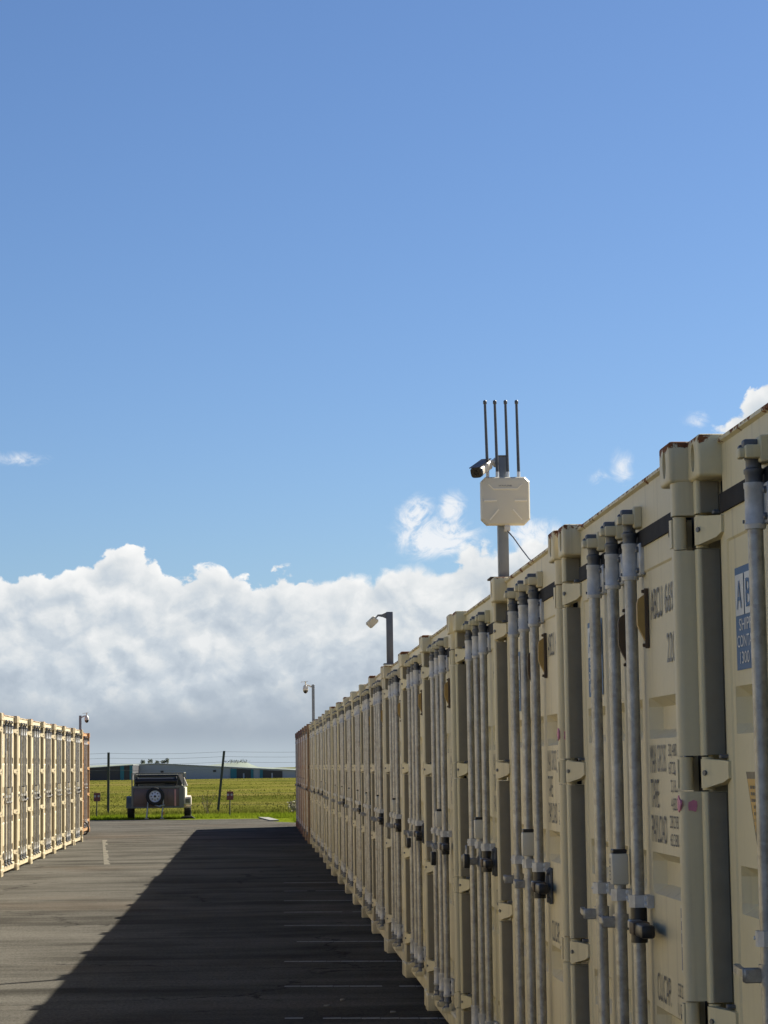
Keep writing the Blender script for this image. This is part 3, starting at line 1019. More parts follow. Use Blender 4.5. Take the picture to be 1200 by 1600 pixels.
RL[20] = 'brown shipping container next to the last tan one of the shaded row'
RL[21] = 'brown shipping container next to the first red one of the shaded row'
for k in range(22, 26): RL[k] = 'red oxide shipping container, %s from the far end of the shaded right row' % ['last', 'second', 'third', 'fourth'][25-k]
RL[25] = 'red oxide shipping container at the very far end of the shaded right row'
ROW = {}
GR = 'shipping containers in the long shaded row on the right'
for k in range(1, 26):
    col = jitter(TAN_IN_SHADE if random.random() < .6 else TAN2_IN_SHADE, .06 if k < 4 else .10)
    if 20 <= k <= 21: col = jitter(BROWN, .03)
    if k >= 22: col = jitter(RED, .10)
    x = X_ROW+offs.get(k, random.uniform(-.012, .012))-(.05 if k >= 20 else 0)
    yc = Y0+.162-HW+(k-1)*STEP+yoff.get(k, 0)
    ROW[k] = (x, yc)
    root, made = container(x, yc, random.uniform(-.004, .004) if k > 3 else 0., R(-90)+random.uniform(-.0016, .0016), col, RL[k], GR, lettered=(k < 16))
    if k == 1:
        o = link('warning_decal', warning_mesh(), sub(made, 'door_leaf', 0))
    if k == 2:
        link('notice_decal', notice_mesh(), sub(made, 'door_leaf', 1))
        bm = bmesh.new()
        text_into(bm, '006', -.048, .006, -.012, .012, 0)
        me = mesh('unit_number', bm, M['ink'])
        for v in me.vertices:                       # turned to read upwards on the box face
            u, w = v.co.x+.021, v.co.z
            v.co = Vector((BARS[1]-.002-w*1.4, -.0045, 1.337+u*1.4))
        sb = sub(made, 'locking_bar', 1)
        link('unit_number', me, sb)
        # pink paint dab on the near post
    if k in (2, 3):
        rs_ = random.getstate(); random.seed(k)
        bm = bmesh.new()
        zc = 1.570 if k == 2 else 1.80
        pts = []
        for a in range(14):
            t = 2*math.pi*a/14
            rr = random.uniform(.75, 1.25)
            pts.append((HW-.030+.022*math.cos(t)*rr, zc+.022*math.sin(t)*rr))
        prism(bm, pts, 'y', PF-.003, PF+.002)
        pts2 = [(PF+.030+.013*math.cos(2*math.pi*a/10)*random.uniform(.6, 1.3), zc-.004+.022*math.sin(2*math.pi*a/10)*random.uniform(.6, 1.3)) for a in range(10)]
        prism(bm, pts2, 'x', HW-.0038, HW-.001)
        link('paint_mark', mesh('paint_mark', bm, M['pink']), sub(made, 'corner_post', 1))
        random.setstate(rs_)

# left row: faces the lane from the other side, in sun
XL, YL = -3.992, 37.775
LGR = 'sunlit shipping containers of the left row'
LL = ['cream shipping container of the left row cut by the left frame edge', 'cream sunlit shipping container, second from the left frame edge', 'cream sunlit shipping container, third from the left frame edge',
      'cream sunlit shipping container in the middle of the left row', 'cream sunlit container, third from the orange one, roof rusty', 'cream sunlit container, second from the orange one, roof rusty', 'cream sunlit container next to the orange one at the row end']
for j in range(-13, 7):
    yc = YL+STEP*j+HW-.15
    root, made = container(XL+random.uniform(-.012, .012), yc, 0., R(90)+random.uniform(-.002, .002), jitter(CREAM_IN_SUN, .03), LL[j] if j >= 0 else 'cream shipping container of the left row, %s one outside the left frame edge' % ORD[-j], LGR if j >= 0 else 'left row containers nearer than the frame',
                           roof=RUSTROOF if j > 2 else None)
for j in range(3):
    yc = YL+STEP*7+HW-.02+STEP*j
    lab = ['orange container half hidden beyond the last cream one', 'orange container between the other two orange ones of the left row', 'orange weathered container with open edge at the far end of the left row'][j]
    root, made = container(XL-.36, yc+.1, .03, R(90), jitter(ORANGE, .04), lab, LGR, roof=RUSTROOF, lettered=False)

# ------------------------------------------------------------------ padlocks
def padlock(loc, label, w, h):
    t = thing('padlock', label, 'padlock', loc, R(-90), 'black padlocks hanging on the right row')
    bm = bmesh.new(); box(bm, -w/2, w/2, -.016, .016, -h, 0, .006, 2); part('lock_body', bm, M['black'], t)
    bm = bmesh.new()
    tube(bm, [(-w*.3, 0, -.005), (-w*.3, 0, .022), (-w*.2, 0, .036), (0, 0, .042), (w*.2, 0, .036), (w*.3, 0, .022), (w*.3, 0, -.005)], .005)
    part('shackle', bm, M['galv'], t)


for k, dxl, z, w, h, lab in ((4, -.07, 1.205, .085, .075, 'square black padlock hanging across the bars of the container just beyond the antenna pole'),
                             (5, .30, 1.14, .07, .085, 'black padlock hanging low on the second container beyond the antenna pole'),
                             (6, .30, 1.15, .07, .07, 'small black padlock on the third container beyond the antenna pole')):
    x, yc = ROW[k]
    padlock((x-.024-.03, yc-dxl-.06, z), lab, w, h)

# ------------------------------------------------------------------ antenna pole, router box, camera, cable
PX, PY, PZ = 1.238, 11.46, 2.592
t = thing('steel_pole', 'square galvanised pole on a container corner carrying the antenna box', 'pole', (PX, PY, PZ))
bm = bmesh.new(); box(bm, -.026, .026, -.026, .026, .010, .612, .004, 2); part('post', bm, M['pole_steel'], t)
bm = bmesh.new(); box(bm, -.075, .055, -.075, .075, .0, .010, .002); part('base_plate', bm, M['brownsteel'], t)
bm = bmesh.new(); box(bm, -.029, .029, -.029, .029, .610, .618, .003); part('cap', bm, M['antenna'], t)

# outdoor router with four whip antennas, facing the camera
t = thing('wireless_router', 'flat ivory antenna box with four tall grey whip antennas on the pole', 'antenna box', (PX+.008, PY-.032, PZ+.265))
bw, bh, bd = .121, .238, .050


def octo(w, h, c, cx=0., cz=0.):
    return [(cx-w+c, cz), (cx+w-c, cz), (cx+w, cz+c), (cx+w, cz+h-c*.8), (cx+w-c*.8, cz+h), (cx-w+c*.8, cz+h), (cx-w, cz+h-c*.8), (cx-w, cz+c)]


bm = bmesh.new()
secs = [(0., octo(bw, bh, .028)), (-bd+.010, octo(bw, bh, .028)), (-bd+.002, octo(bw-.006, bh-.012, .026, 0, .006)), (-bd, octo(bw-.012, bh-.024, .024, 0, .012))]
rings = [[bm.verts.new((u, y, v)) for u, v in pts] for y, pts in secs]
for A_, B_ in zip(rings, rings[1:]):
    for i in range(8): bm.faces.new((A_[i], A_[(i+1) % 8], B_[(i+1) % 8], B_[i]))
bm.faces.new(rings[0][::-1]); bm.faces.new(rings[-1])
part('housing', bm, M['ivory'], t, 25)
yF = -bd
for name, pts in (('moulded_rib', [(-.106, .116), (-.044, .116), (-.044, .123), (-.106, .123)]), ('moulded_rib', [(.106, .116), (.044, .116), (.044, .123), (.106, .123)]),
                  ('moulded_rib', [(-.082, .026), (-.038, .078), (-.033, .074), (-.077, .022)]), ('moulded_rib', [(.082, .026), (.038, .078), (.033, .074), (.077, .022)])):
    bm = bmesh.new(); prism(bm, pts, 'y', yF-.0045, yF+.001); part(name, bm, M['rib'], t)
bm = bmesh.new(); prism(bm, [(-.086, .200), (-.060, .176), (.060, .176), (.086, .200), (.080, .200), (.058, .180), (-.058, .180), (-.080, .200)], 'y', yF-.004, yF+.001)
part('moulded_rib', bm, M['rib'], t)
bm = bmesh.new(); text_into(bm, 'WAVLINK', -.034, .034, .190, .198, yF-.001); part('logo', bm, M['antenna'], t)
for i, ax in enumerate((-.084, -.036, .016, .070)):
    bm = bmesh.new()
    lean = -.007+.001*i
    cyl(bm, (ax, -.022, bh+.026), (ax+lean, -.022, bh+.372), .0082, 10, .0066)
    lathe(bm, (ax+lean, -.022, bh+.366), (0, 0, 1), [(0, .0066), (.003, .0095), (.016, .0095), (.020, .006), (.020, 0)], 10)
    a = part('whip_antenna', bm, M['antenna'], t, 50)
    bm = bmesh.new(); cyl(bm, (ax, -.022, bh-.004), (ax, -.022, bh+.028), .0088, 10); part('antenna_base', bm, M['rim'], a)
bm = bmesh.new(); box(bm, -.006, .022, -.040, -.012, -.030, .002, .004, 2); part('cable_gland', bm, M['white_plastic'], t)
bm = bmesh.new(); box(bm, -.036, .036, .000, .030, .05, .085, .003); box(bm, -.036, .036, .000, .030, .150, .185, .003); part('clamp', bm, M['galv'], t)

# bullet camera
t = thing('security_camera', 'white bullet camera with black face beside the antenna box', 'camera', (PX-.020, PY-.02, PZ+.56))
d = Vector((-.50, -.78, -.40)).normalized(); sX = d.cross(Vector((0, 0, 1))).normalized(); sZ = sX.cross(d)
c0 = Vector((-.082, -.05, -.012))


def sq(bm, w, h, a, b, ww=None, bev=.25, mi=0):
    n = 20
    rr = []
    for q, k in ((a, 1.), (b, ww or 1.)):
        ring = []
        for i in range(n):
            an = 2*math.pi*i/n
            cx, cz = math.cos(an), math.sin(an)
            e_ = .55
            ring.append(bm.verts.new(c0+d*q+sX*(abs(cx)**e_*math.copysign(w, cx))*k+sZ*(abs(cz)**e_*math.copysign(h, cz))*k))
        rr.append(ring)
    for i in range(n): bm.faces.new((rr[0][i], rr[0][(i+1) % n], rr[1][(i+1) % n], rr[1][i])).material_index = mi
    bm.faces.new(rr[0][::-1]).material_index = mi; bm.faces.new(rr[1]).material_index = mi


bm = bmesh.new(); sq(bm, .028, .024, -.055, .065); part('camera_body', bm, M['white_plastic'], t, 50)
bm = bmesh.new(); sq(bm, .030, .026, .060, .078); part('front_bezel', bm, M['black'], t, 50)
bm = bmesh.new(); lathe(bm, c0+d*.078, d, [(0, .014), (.002, .013), (.002, .008), (-.002, .006), (-.002, 0)], 16); part('lens', bm, M['glass'], t, 50)
bm = bmesh.new()
q0 = [c0+d*a+sX*b+sZ*.0275 for a, b in ((-.06, -.028), (.088, -.028), (.088, .028), (-.06, .028))]
q1 = [v+sZ*.003 for v in q0]
V0 = [bm.verts.new(v) for v in q0]; V1 = [bm.verts.new(v) for v in q1]
bm.faces.new(V0[::-1]); bm.faces.new(V1)
for i in range(4): bm.faces.new((V0[i], V0[(i+1) % 4], V1[(i+1) % 4], V1[i]))
part('sun_shield', bm, M['black'], t)
bm = bmesh.new()
lathe(bm, (-.006, .0, .022), (-1, -.25, 0), [(0, .024), (.012, .024), (.020, .016), (.034, .010), (.050, .009), (.06, 0)], 14)
tube(bm, [(-.036, -.006, .022), (-.058, -.016, .016), c0+sZ*.024-d*.02], .008)
part('mount', bm, M['white_plastic'], t, 50)

bm = bmesh.new()
tube(bm, [(PX+.016, PY-.056, PZ+.238), (PX+.03, PY-.20, PZ+.19), (PX+.04, PY-.45, PZ+.11), (PX+.05, PY-.66, PZ+.045), (PX+.07, PY-.80, PZ-.004), (PX+.16, PY-.86, PZ-.010)], .0035, 6)
thing('cable', 'thin black cable running from the antenna box down to the container roof', 'cable', data=mesh('cable', bm, M['antenna'], 60))

# ------------------------------------------------------------------ floodlight pole
LX, LY = 1.236, 21.17
t = thing('floodlight_pole', 'grey square pole with a tilted floodlight on the container row', 'light pole', (LX, LY, 2.592))
bm = bmesh.new(); box(bm, -.030, .030, -.030, .030, .008, .478, .004, 2); part('post', bm, M['dark_galv'], t)
bm = bmesh.new(); box(bm, -.06, .06, -.07, .07, 0, .010, .002); part('base_plate', bm, M['dark_galv'], t)
bm = bmesh.new(); prism(bm, [(-.028, .474), (-.028, .418), (-.060, .432), (-.100, .440), (-.122, .420), (-.130, .428), (-.108, .455), (-.070, .456)], 'y', -.018, .018); part('arm', bm, M['dark_galv'], t)
t2 = bmesh.new()
bmesh.ops.create_cube(t2, size=1.)
for v in t2.verts: v.co = Vector((v.co.x*.105, v.co.y*.030, v.co.z*.072))
bmesh.ops.bevel(t2, geom=t2.edges[:], offset=.008, segments=3, affect='EDGES')
rot = Matrix.Rotation(R(24), 4, 'X') @ Matrix.Rotation(R(-46), 4, 'Y')
for v in t2.verts: v.co = rot @ v.co + Vector((-.158, -.01, .386))
bm = bmesh.new(); merge(bm, t2); hd = part('lamp_head', bm, M['ivory'], t, 50)
t2 = bmesh.new()
bmesh.ops.create_cube(t2, size=1.)
for v in t2.verts: v.co = rot @ Vector((v.co.x*.085, v.co.y*.004-.016, v.co.z*.052)) + Vector((-.158, -.01, .386))
bm = bmesh.new(); merge(bm, t2); part('lamp_glass', bm, M['ivory'], hd)


def dome_pole(loc, hgt, side, label, r=.035):
    t = thing('camera_pole', label, 'camera pole', loc)
    bm = bmesh.new(); box(bm, -r, r, -r, r, 0, hgt, .005); part('post', bm, M['pole_steel'], t)
    bm = bmesh.new(); box(bm, -r-.05, r+.05, -r-.05, r+.05, -.004, .012, .002); part('base_plate', bm, M['brownsteel'], t)
    bm = bmesh.new(); tube(bm, [(side*r, 0, hgt-.05), (side*(r+.05), 0, hgt-.02), (side*(r+.11), 0, hgt-.01), (side*(r+.13), 0, hgt-.04)], .018); part('arm', bm, M['white_plastic'], t)
    cx = side*(r+.13)
    bm = bmesh.new(); lathe(bm, (cx, 0, hgt-.02), (0, 0, -1), [(-.012, 0), (-.012, .028), (.0, .036), (.03, .054), (.09, .057), (.10, .052), (.10, 0)], 16); hd = part('camera_housing', bm, M['white_plastic'], t, 45)
    bm = bmesh.new(); lathe(bm, (cx, 0, hgt-.12), (0, 0, -1), [(0, .052), (.025, .049), (.05, .035), (.064, .016), (.068, 0)], 16); part('dome', bm, M['glass'], hd, 60)
    bm = bmesh.new(); prism(bm, [(cx-.10, hgt+.050), (cx+.05, hgt+.068), (cx+.05, hgt+.074), (cx-.10, hgt+.056)], 'y', -.06, .06); part('rain_hood', bm, M['white_plastic'], t)
    bm = bmesh.new(); cyl(bm, (cx, 0, hgt-.01), (cx, 0, hgt+.065), .012, 8); part('hood_stem', bm, M['white_plastic'], t)


dome_pole((1.25, 49.4, 2.588), .80, -1, 'slim steel pole with a dome camera above the far end of the right row', .030)
dome_pole((XL-.36-.06, 59.9, 2.61), .42, 1, 'short dark pole with a dome camera on the orange container at left', .032)

# black hose loop hanging on the orange end container
bm = bmesh.new()
tube(bm, [(0, 0, .34), (.06, .02, .30), (.10, .02, .20), (.09, .02, .10), (.04, .01, .035), (-.02, 0, .02)], .022, 8)
thing('hose', 'short black hose curling out below the orange container', 'hose', (XL-.34, 60.25, 0), data=mesh('hose', bm, M['rubber'], 60))

# ------------------------------------------------------------------ camper trailer
TX, TY = -3.17, 77.3
t = thing('camper_trailer', 'brown box camper trailer with a spare wheel on its tail at the grass edge', 'trailer', (TX, TY, .02))
bm = bmesh.new(); box(bm, -.83, .83, 0, 2.1, .36, 1.02, .03, 2); part('body', bm, M['trailer'], t)
bm = bmesh.new()
bm.free()
for x0, x1 in ((-.79, -.30), (.30, .62)):
    bm = bmesh.new(); box(bm, x0, x1, -.014, .02, .46, .94, .012, 2); part('tail_panel', bm, M['trailer'], t)
bm = bmesh.new(); box(bm, -.86, .86, -.02, 2.12, .985, 1.065, .01); box(bm, -.85, .85, -.03, .05, .345, .40, .008); box(bm, -.86, -.79, -.018, .06, .36, 1.0, .008); box(bm, .70, .86, -.018, .06, .36, 1.0, .008)
part('edge_frame', bm, M['trailer_edge'], t)
bm = bmesh.new(); box(bm, .545, .600, -.026, -.012, .41, .95, .003); part('reflector_strip', bm, M['pinkstrip'], t)


def wheel_into(parent, cx, cy, cz, ax, r, w, name, rim_r):
    bm = bmesh.new()
    lathe(bm, (cx, cy, cz), ax, [(-w/2, rim_r), (-w/2, r*.90), (-w*.36, r*.985), (-w*.2, r), (w*.2, r), (w*.36, r*.985), (w/2, r*.90), (w/2, rim_r)], 32)
    wq = link(name, None, parent)
    part('tyre', bm, M['rubber'], wq, 30)
    bm = bmesh.new()
    s = w*.38
    lathe(bm, (cx, cy, cz), ax, [(-s, rim_r*1.01), (s, rim_r*1.01), (s+.008, rim_r*.93), (s-.02, rim_r*.84), (s-.005, rim_r*.5), (s+.02, rim_r*.24), (s+.02, 0)], 28)
    a = Vector(ax); u = a.orthogonal().normalized(); v = a.cross(u)
    for k in range(8):
        q = Vector((cx, cy, cz))+(u*math.cos(k*math.pi/4)+v*math.sin(k*math.pi/4))*rim_r*.62
        cyl(bm, q+a*(s-.03), q+a*(s+.002), rim_r*.10, 8, mi=1)
    q = Vector((cx, cy, cz)); cyl(bm, q+a*s, q+a*(s+.024), rim_r*.20, 10, mi=1)
    part('rim', bm, [M['rim'], M['black']], wq, 40)
    return wq


wheel_into(t, -.08, -.13, .735, (0, -1, 0), .30, .18, 'spare_wheel', .195)
wheel_into(t, -.92, .95, .30, (-1, 0, 0), .32, .22, 'wheel', .19)
wheel_into(t, .95, .95, .30, (1, 0, 0), .32, .22, 'wheel', .19)
for s in (-1, 1):
    bm = bmesh.new()
    arc = [(.95+.42*math.cos(k*math.pi/10), .34+.40*math.sin(k*math.pi/10)) for k in range(11)]
    inn = [(.95+.39*math.cos(k*math.pi/10), .34+.37*math.sin(k*math.pi/10)) for k in range(10, -1, -1)]
    xa, xb = sorted((s*.81, s*1.06))
    prism(bm, arc+inn, 'x', xa, xb)
    part('mudguard', bm, M['trailer_edge'] if s < 0 else M['cream'], t)  # right one paler, its sunlit side painted in
bm = bmesh.new(); box(bm, .86, 1.09, .06, .50, .44, .70, .02, 2); tb = part('side_box', bm, M['cream'], t)
bm = bmesh.new(); box(bm, .905, 1.045, .048, .07, .50, .64, .01); part('side_box_door', bm, M['canvas'], tb)
bm = bmesh.new(); box(bm, .835, .90, .02, 2.0, .46, 1.0, .01); part('side_panel', bm, M['cream'], t)
# upper frame, folded canvas and the rolled cover
bm = bmesh.new()
for x in (-.84, .84):
    for y in (.04, 2.05): box(bm, x-.02, x+.02, y-.02, y+.02, 1.06, 1.50, .004)
    box(bm, x-.02, x+.02, .04, 2.05, 1.465, 1.50, .004)
box(bm, -.84, .84, .02, .06, 1.46, 1.495, .004); box(bm, -.84, .84, 2.03, 2.07, 1.46, 1.495, .004)
part('roof_frame', bm, M['trailer_edge'], t)
bm = bmesh.new()
prism(bm, [(-.80, 1.06), (-.80, 1.44), (.62, 1.44), (.76, 1.38), (.78, 1.06)], 'y', .55, 2.0)
part('folded_canvas', bm, M['canvas'], t)
bm = bmesh.new()
prism(bm, [(.64, 1.46), (.80, 1.46), (.97, 1.06), (.82, 1.06)], 'y', .30, .55); part('canvas_side', bm, M['cream'], t)
bm = bmesh.new()
tube(bm, [(-.74, .10, 1.22), (-.4, .10, 1.23), (0, .10, 1.225), (.4, .10, 1.23), (.64, .10, 1.22)], .10, 14)
box(bm, -.70, -.64, .05, .15, 1.06, 1.36, .01); box(bm, .56, .62, .05, .15, 1.06, 1.36, .01)
part('rolled_cover', bm, M['black'], t, 50)
bm = bmesh.new(); cyl(bm, (-.66, .03, 1.40), (.62, .03, 1.40), .03, 8); part('roller_bar', bm, M['black'], t)
for x0, x1 in ((-.30, -.36), (.18, .14)):
    bm = bmesh.new(); cyl(bm, (x0, -.05, .62), (x1, -.12, .04), .026, 8); box(bm, x1-.06, x1+.06, -.18, -.06, .0, .03, .004)
    part('support_leg', bm, M['galv'], t)
bm = bmesh.new(); cyl(bm, (-.20, -.16, .50), (.10, -.20, .38), .03, 8); cyl(bm, (.06, -.18, .42), (.22, -.10, .44), .03, 8); part('jack_handle', bm, M['galv'], t)
bm = bmesh.new(); box(bm, .175, .235, -.16, -.10, .12, .23, .01); part('yellow_tag', bm, M['decal_yellow'], t)

bm = bmesh.new()
prism(bm, [(-.26, 0), (.26, 0), (.15, .075), (-.15, .075)], 'y', -.14, .16)
thing('wheel_ramp', 'black levelling ramp in front of the right trailer wheel', 'ramp', (-2.22, 77.75, .01), data=mesh('wheel_ramp', bm, M['rubber']))

# ------------------------------------------------------------------ small signs
for i, (x, y, lab) in enumerate(((-5.50, 82.3, 'small maroon sign on a stake left of the trailer'), (-.865, 81.1, 'small maroon sign on a stake right of the trailer'))):
    t = thing('small_sign', lab, 'sign', (x, y, -.02), 0, 'small signs on stakes at the grass edge')
    bm = bmesh.new(); tube(bm, [(0, .012, 0), (.012, .012, .45), (.022, .012, .86)], .022, 8); part('stake', bm, M['post'], t)
    bm = bmesh.new(); box(bm, -.095, .135, -.012, .004, .565, .86, .004); bd_ = part('board', bm, M['sign'], t)
    bm = bmesh.new()
    for q in (-.050, .075):
        pts = [(q+.040*math.cos(k*math.pi/5), .745+.042*math.sin(k*math.pi/5)) for k in range(10)]
        prism(bm, pts, 'y', -.0145, -.011)
    part('print', bm, M['sign_text'], bd_)

# ------------------------------------------------------------------ post and wire fence
FY = 87.5
t = thing('wire_fence', 'wire fence on thin steel posts, one leaning, between yard and field', 'fence', (0, FY, 0))
# posts: base x, top x
POSTS = [(-15.5, -15.45), (-10.4, -10.4), (-5.42, -5.40), (-1.38, -1.12), (4.4, 4.4), (9.4, 9.35)]
for a, b in POSTS:
    bm = bmesh.new(); box(bm, -.045, .045, -.03, .03, -.1, 2.27, .006)
    for v in bm.verts: v.co.x += a+(b-a)*max(0, v.co.z)/2.27
    part('fence_post', bm, M['post'], t)
for z in (2.24, 2.06, 1.86, 1.62, 1.2, .75, .3):
    bm = bmesh.new(); pts = []
    for (a, b), (a2, b2) in zip(POSTS, POSTS[1:]):
        for k in range(5):
            u = k/5
            xa, xb = a+(b-a)*z/2.27, a2+(b2-a2)*z/2.27
            pts.append((xa+(xb-xa)*u, -.036, z-.05*math.sin(math.pi*u)))
    tube(bm, pts, .0045 if z > 1.5 else .003, 5); part('wire', bm, M['wire'], t, 60)

# ------------------------------------------------------------------ bushes by the fence
def twig_bush(name, loc, n, h, spread, m, label, leaf=None):
    rnd = random.Random(hash(label) & 255)
    t = thing(name, label, 'bush', loc)
    bm = bmesh.new(); lv = bmesh.new()
    for i in range(n):
        a = rnd.uniform(0, 2*math.pi); l = h*rnd.uniform(.5, 1); s = spread*rnd.uniform(.2, 1)
        p0 = Vector((rnd.uniform(-.08, .08), rnd.uniform(-.08, .08), -.02)); p1 = Vector((math.cos(a)*s*.5, math.sin(a)*s*.5, l*.6)); p2 = Vector((math.cos(a)*s, math.sin(a)*s, l))
        tube(bm, [p0, p1, p2], .007, 4)
        for k in range(3):
            u = rnd.uniform(.4, 1); q = p0.lerp(p2, u)
            tube(bm, [q, q+Vector((rnd.uniform(-.2, .2), rnd.uniform(-.2, .2), rnd.uniform(.05, .25)))], .004, 3)
            if leaf:
                for _ in range(6):
                    c = q+Vector((rnd.uniform(-.12, .12), rnd.uniform(-.12, .12), rnd.uniform(-.1, .15)))
                    d1 = Vector((rnd.uniform(-1, 1), rnd.uniform(-1, 1), rnd.uniform(-1, 1))).normalized()*.045
                    d2 = d1.orthogonal().normalized()*.03
                    lv.faces.new([lv.verts.new(c-d1), lv.verts.new(c+d2), lv.verts.new(c+d1), lv.verts.new(c-d2)])
    part('twigs', bm, m, t, 60)
    if leaf: o = part('foliage', lv, leaf, t); o['kind'] = 'stuff'
    else: lv.free()


twig_bush('dry_bush', (-1.75, 86.2, 0), 9, .80, .55, M['twig'], 'bare brown twiggy bush beside the leaning fence post')
twig_bush('pale_bush', (1.40, 84.2, 0), 8, .50, .24, M['twig'], 'small pale dry bush peeking out behind the right row end', M['drybush'])

# ------------------------------------------------------------------ grass
def blades(name, spec, seed):
    rnd = random.Random(seed)
    V, F = [], []
    for n, x0, x1, y0, y1, h0, h1, w in spec:
        for i in range(n):
            u = rnd.random()
            y = y0+(y1-y0)*u**1.5
            xc = y*.016; half = (x1-x0)/2*y/y0
            x = (x0+x1)/2+rnd.uniform(-half, half)
            if y < 79.5:                                            # keep the blades off the asphalt
                lim = 70.4 if x > 1.2 else (77.6 if x < .1 else 77.6-(x-.1)*6.4)
                if y < lim+.1: continue
            h = rnd.uniform(h0, h1); a = rnd.uniform(0, math.pi); lx, ly = rnd.uniform(-.5, .5)*h, rnd.uniform(-.5, .5)*h
            z = ground_z(x, y)-.01
            dx_, dy_ = math.cos(a)*w, math.sin(a)*w
            b = len(V)
            V += [(x-dx_, y-dy_, z), (x+dx_, y+dy_, z), (x+lx, y+ly, z+h)]
            F.append((b, b+1, b+2))
    me = bpy.data.meshes.new(name); me.from_pydata(V, [], F); me.materials.append(M['blade'])
    o = link(name, me); o['kind'] = 'stuff'; o['label'] = 'rough green grass growing over the field'; o['category'] = 'grass'
    return o


blades('grass_blades', [(26000, -9.5, 4.0, 76.6, 87, .04, .11, .014), (5000, 1.2, 3.2, 70.4, 78, .04, .11, .014), (5000, -9.5, 4.0, 86.6, 88.4, .06, .20, .02),
                        (9000, -10.5, 5.0, 88, 150, .03, .09, .03), (5000, -11, 5.0, 120, 330, .04, .10, .06)], 3)

# ------------------------------------------------------------------ far hangars and hills
GZ = -2.7
t = thing('hangar_building', 'wide pale grey hangar with a low gable and two dark teal framed doorways', 'hangar', (0, 800, GZ))
pxm = 800/3646.6
X_ = lambda px: (px-397.7)*pxm                       # metres at this distance for a measured sideways angle
xa, xb, xm = -41.3, 22., -33.
eave_b = 2.35


def roofz(x):
    return 5.55-(x-xm)*.062 if x > xm else 5.55+(x-xm)*.05


bm = bmesh.new()
prism(bm, [(xa, 0), (xb, 0), (xb, roofz(xb)), (xm, roofz(xm)), (xa, roofz(xa))], 'y', .0, 60.)
part('wall', bm, M['clad_grey'], t)
bm = bmesh.new()
prism(bm, [(xa-.3, roofz(xa)-.02), (xm, roofz(xm)), (xb+.3, roofz(xb)-.03), (xb+.3, roofz(xb)+.25), (xm, roofz(xm)+.3), (xa-.3, roofz(xa)+.25)], 'y', -.3, 60.3)
part('roof', bm, M['roof_grey'], t)
for a, b, m in ((360.7, 370, 'clad_teal'), (392, 396.2, 'clad_teal'), (406, 410.7, 'clad_teal')):
    bm = bmesh.new(); x0, x1 = X_(a), X_(b); prism(bm, [(x0, 0), (x1, 0), (x1, roofz(x1)-.25), (x0, roofz(x0)-.25)], 'y', -.35, .05); part('teal_panel', bm, M[m], t)
for a, b in ((370, 392), (410.7, 441)):
    bm = bmesh.new(); x0, x1 = X_(a)+.02, X_(b)-.02; prism(bm, [(x0, 0), (x1, 0), (x1, roofz(x1)-.3), (x0, roofz(x0)-.3)], 'y', -.22, .05); dpart = part('doorway', bm, M['clad_dark'], t)
    bm = bmesh.new(); xq = X_(381 if a == 370 else 425); box(bm, xq-.25, xq+.25, -.30, -.225, 0, 2.0, 0); part('side_door', bm, M['clad_grey'], dpart)
for xq in (X_(255), X_(336)):
    bm = bmesh.new(); box(bm, xq-.5, xq+.5, -.08, .02, 2.6, 3.3, 0); part('window', bm, M['clad_dark'], t)

t = thing('dark_hangar', 'charcoal hangar with a teal corner, left of the pale grey one', 'hangar', (0, 760, GZ))
pxm2 = 760/3646.6
X2 = lambda px: (px-397.7)*pxm2
xl, xr = -75., X2(209.6)
rz2 = lambda x: 5.20+(x-xr)*.052
bm = bmesh.new(); prism(bm, [(xl, 0), (xr, 0), (xr, rz2(xr)), (xl, rz2(xl))], 'y', 0, 40.); part('wall', bm, M['clad_dark'], t)
bm = bmesh.new(); prism(bm, [(xl-.3, rz2(xl)), (xr+.2, rz2(xr)), (xr+.2, rz2(xr)+.2), (xl-.3, rz2(xl)+.2)], 'y', -.3, 40.3); part('roof', bm, M['roof_grey'], t)
for a, b in ((190.5, 196.5), (205, 209.6)):
    bm = bmesh.new(); x0, x1 = X2(a), X2(b)-.01; prism(bm, [(x0, 0), (x1, 0), (x1, rz2(x1)-.06), (x0, rz2(x0)-.06)], 'y', -.3, .05); part('teal_panel', bm, M['clad_teal'], t)

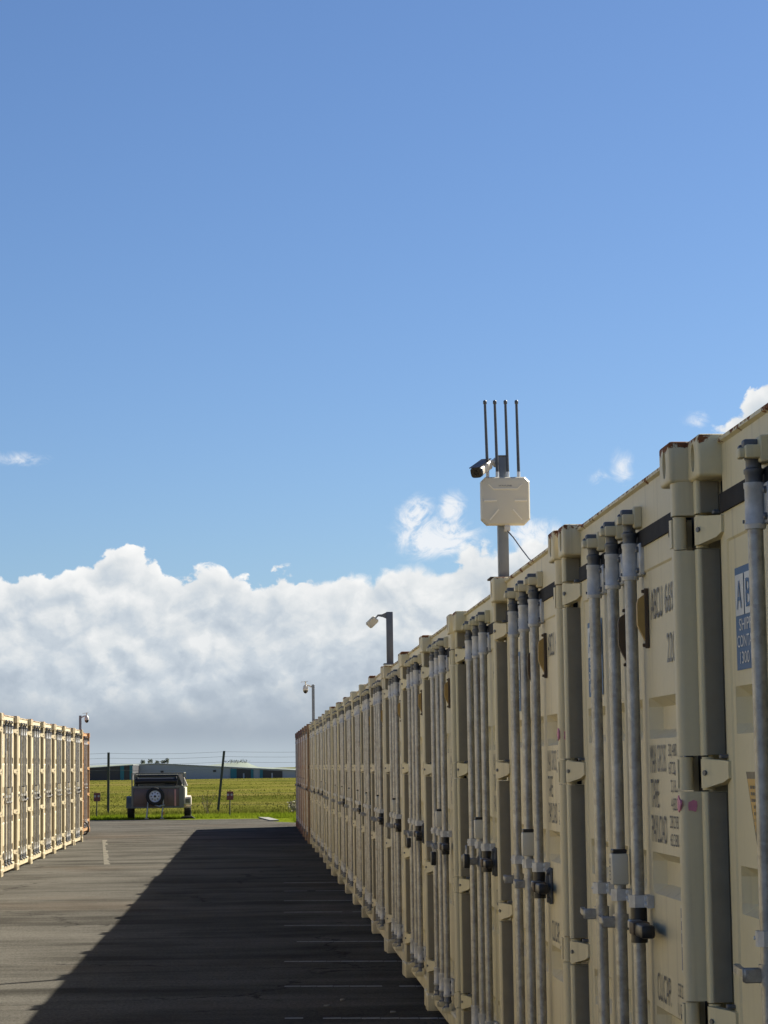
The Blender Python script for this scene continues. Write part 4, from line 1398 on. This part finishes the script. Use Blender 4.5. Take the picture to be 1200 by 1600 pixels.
bm = bmesh.new()
hx = [-900, -500, -330, -250, -190, -150, -118, -96, -82, -70, -48, -32, -20, -8, -4, 4, 40, 120, 400, 900]
hz = [0, 2, 4, 6, 7.5, 8.4, 9.2, 9.0, 7.4, 6.0, 6.6, 8.4, 9.0, 9.2, 7.0, 4.0, 2.0, 1.0, 3.0, 0]
rows = []
for yk, f in ((2350, 0.), (2500, 1.), (2800, .8), (3200, 0.)):
    rows.append([bm.verts.new((x*1.0, yk, GZ-.5+z*f)) for x, z in zip(hx, hz)])
for a, b in zip(rows, rows[1:]):
    for i in range(len(hx)-1): bm.faces.new((a[i], a[i+1], b[i+1], b[i]))
structure('hills', bm, M['hillside'])


def far_tree(loc, h, w, label, seed):
    rnd = random.Random(seed)
    t = thing('far_tree', label, 'tree', loc, 0, 'trees on the far ridge')
    bm = bmesh.new(); cyl(bm, (0, 0, -1), (0, 0, h*.5), .35, 6, .2); part('trunk', bm, M['bark'], t)
    bm = bmesh.new()
    for i in range(140):
        a, e_, r = rnd.uniform(0, 6.28), rnd.uniform(-1, 1), rnd.random()**.5
        c = Vector((math.cos(a)*w/2*r*math.sqrt(1-e_*e_*.8), math.sin(a)*w/2*r, h*.55+e_*h*.42*r))
        d1 = Vector((rnd.uniform(-1, 1), rnd.uniform(-1, 1), rnd.uniform(-1, 1))).normalized()*rnd.uniform(.4, .9); d2 = d1.orthogonal().normalized()*d1.length*.8
        bm.faces.new([bm.verts.new(c-d1), bm.verts.new(c+d2), bm.verts.new(c+d1), bm.verts.new(c-d2)])
    o = part('crown', bm, M['farleaf'], t); o['kind'] = 'stuff'


FT = [(-118.2, 5.5, 5, 'leftmost small tree on the far ridge above the hangar'), (-110.5, 6.2, 6, 'second small tree from the left on the far ridge above the hangar'), (-103., 4.5, 5, 'low small tree in the middle of the clump on the far ridge'),
      (-96.5, 5.0, 6, 'second small tree from the right on the far ridge'), (-92.5, 7.0, 4.5, 'tallest and rightmost small tree on the far ridge above the hangar')]
for i, (x, h, w, lab) in enumerate(FT): far_tree((x, 2500, 4.6), h, w, lab, i)
far_tree((-18, 2480, 4.0), 5.2, 30, 'broad flat topped tree on the hill above the hangar doorways', 11)
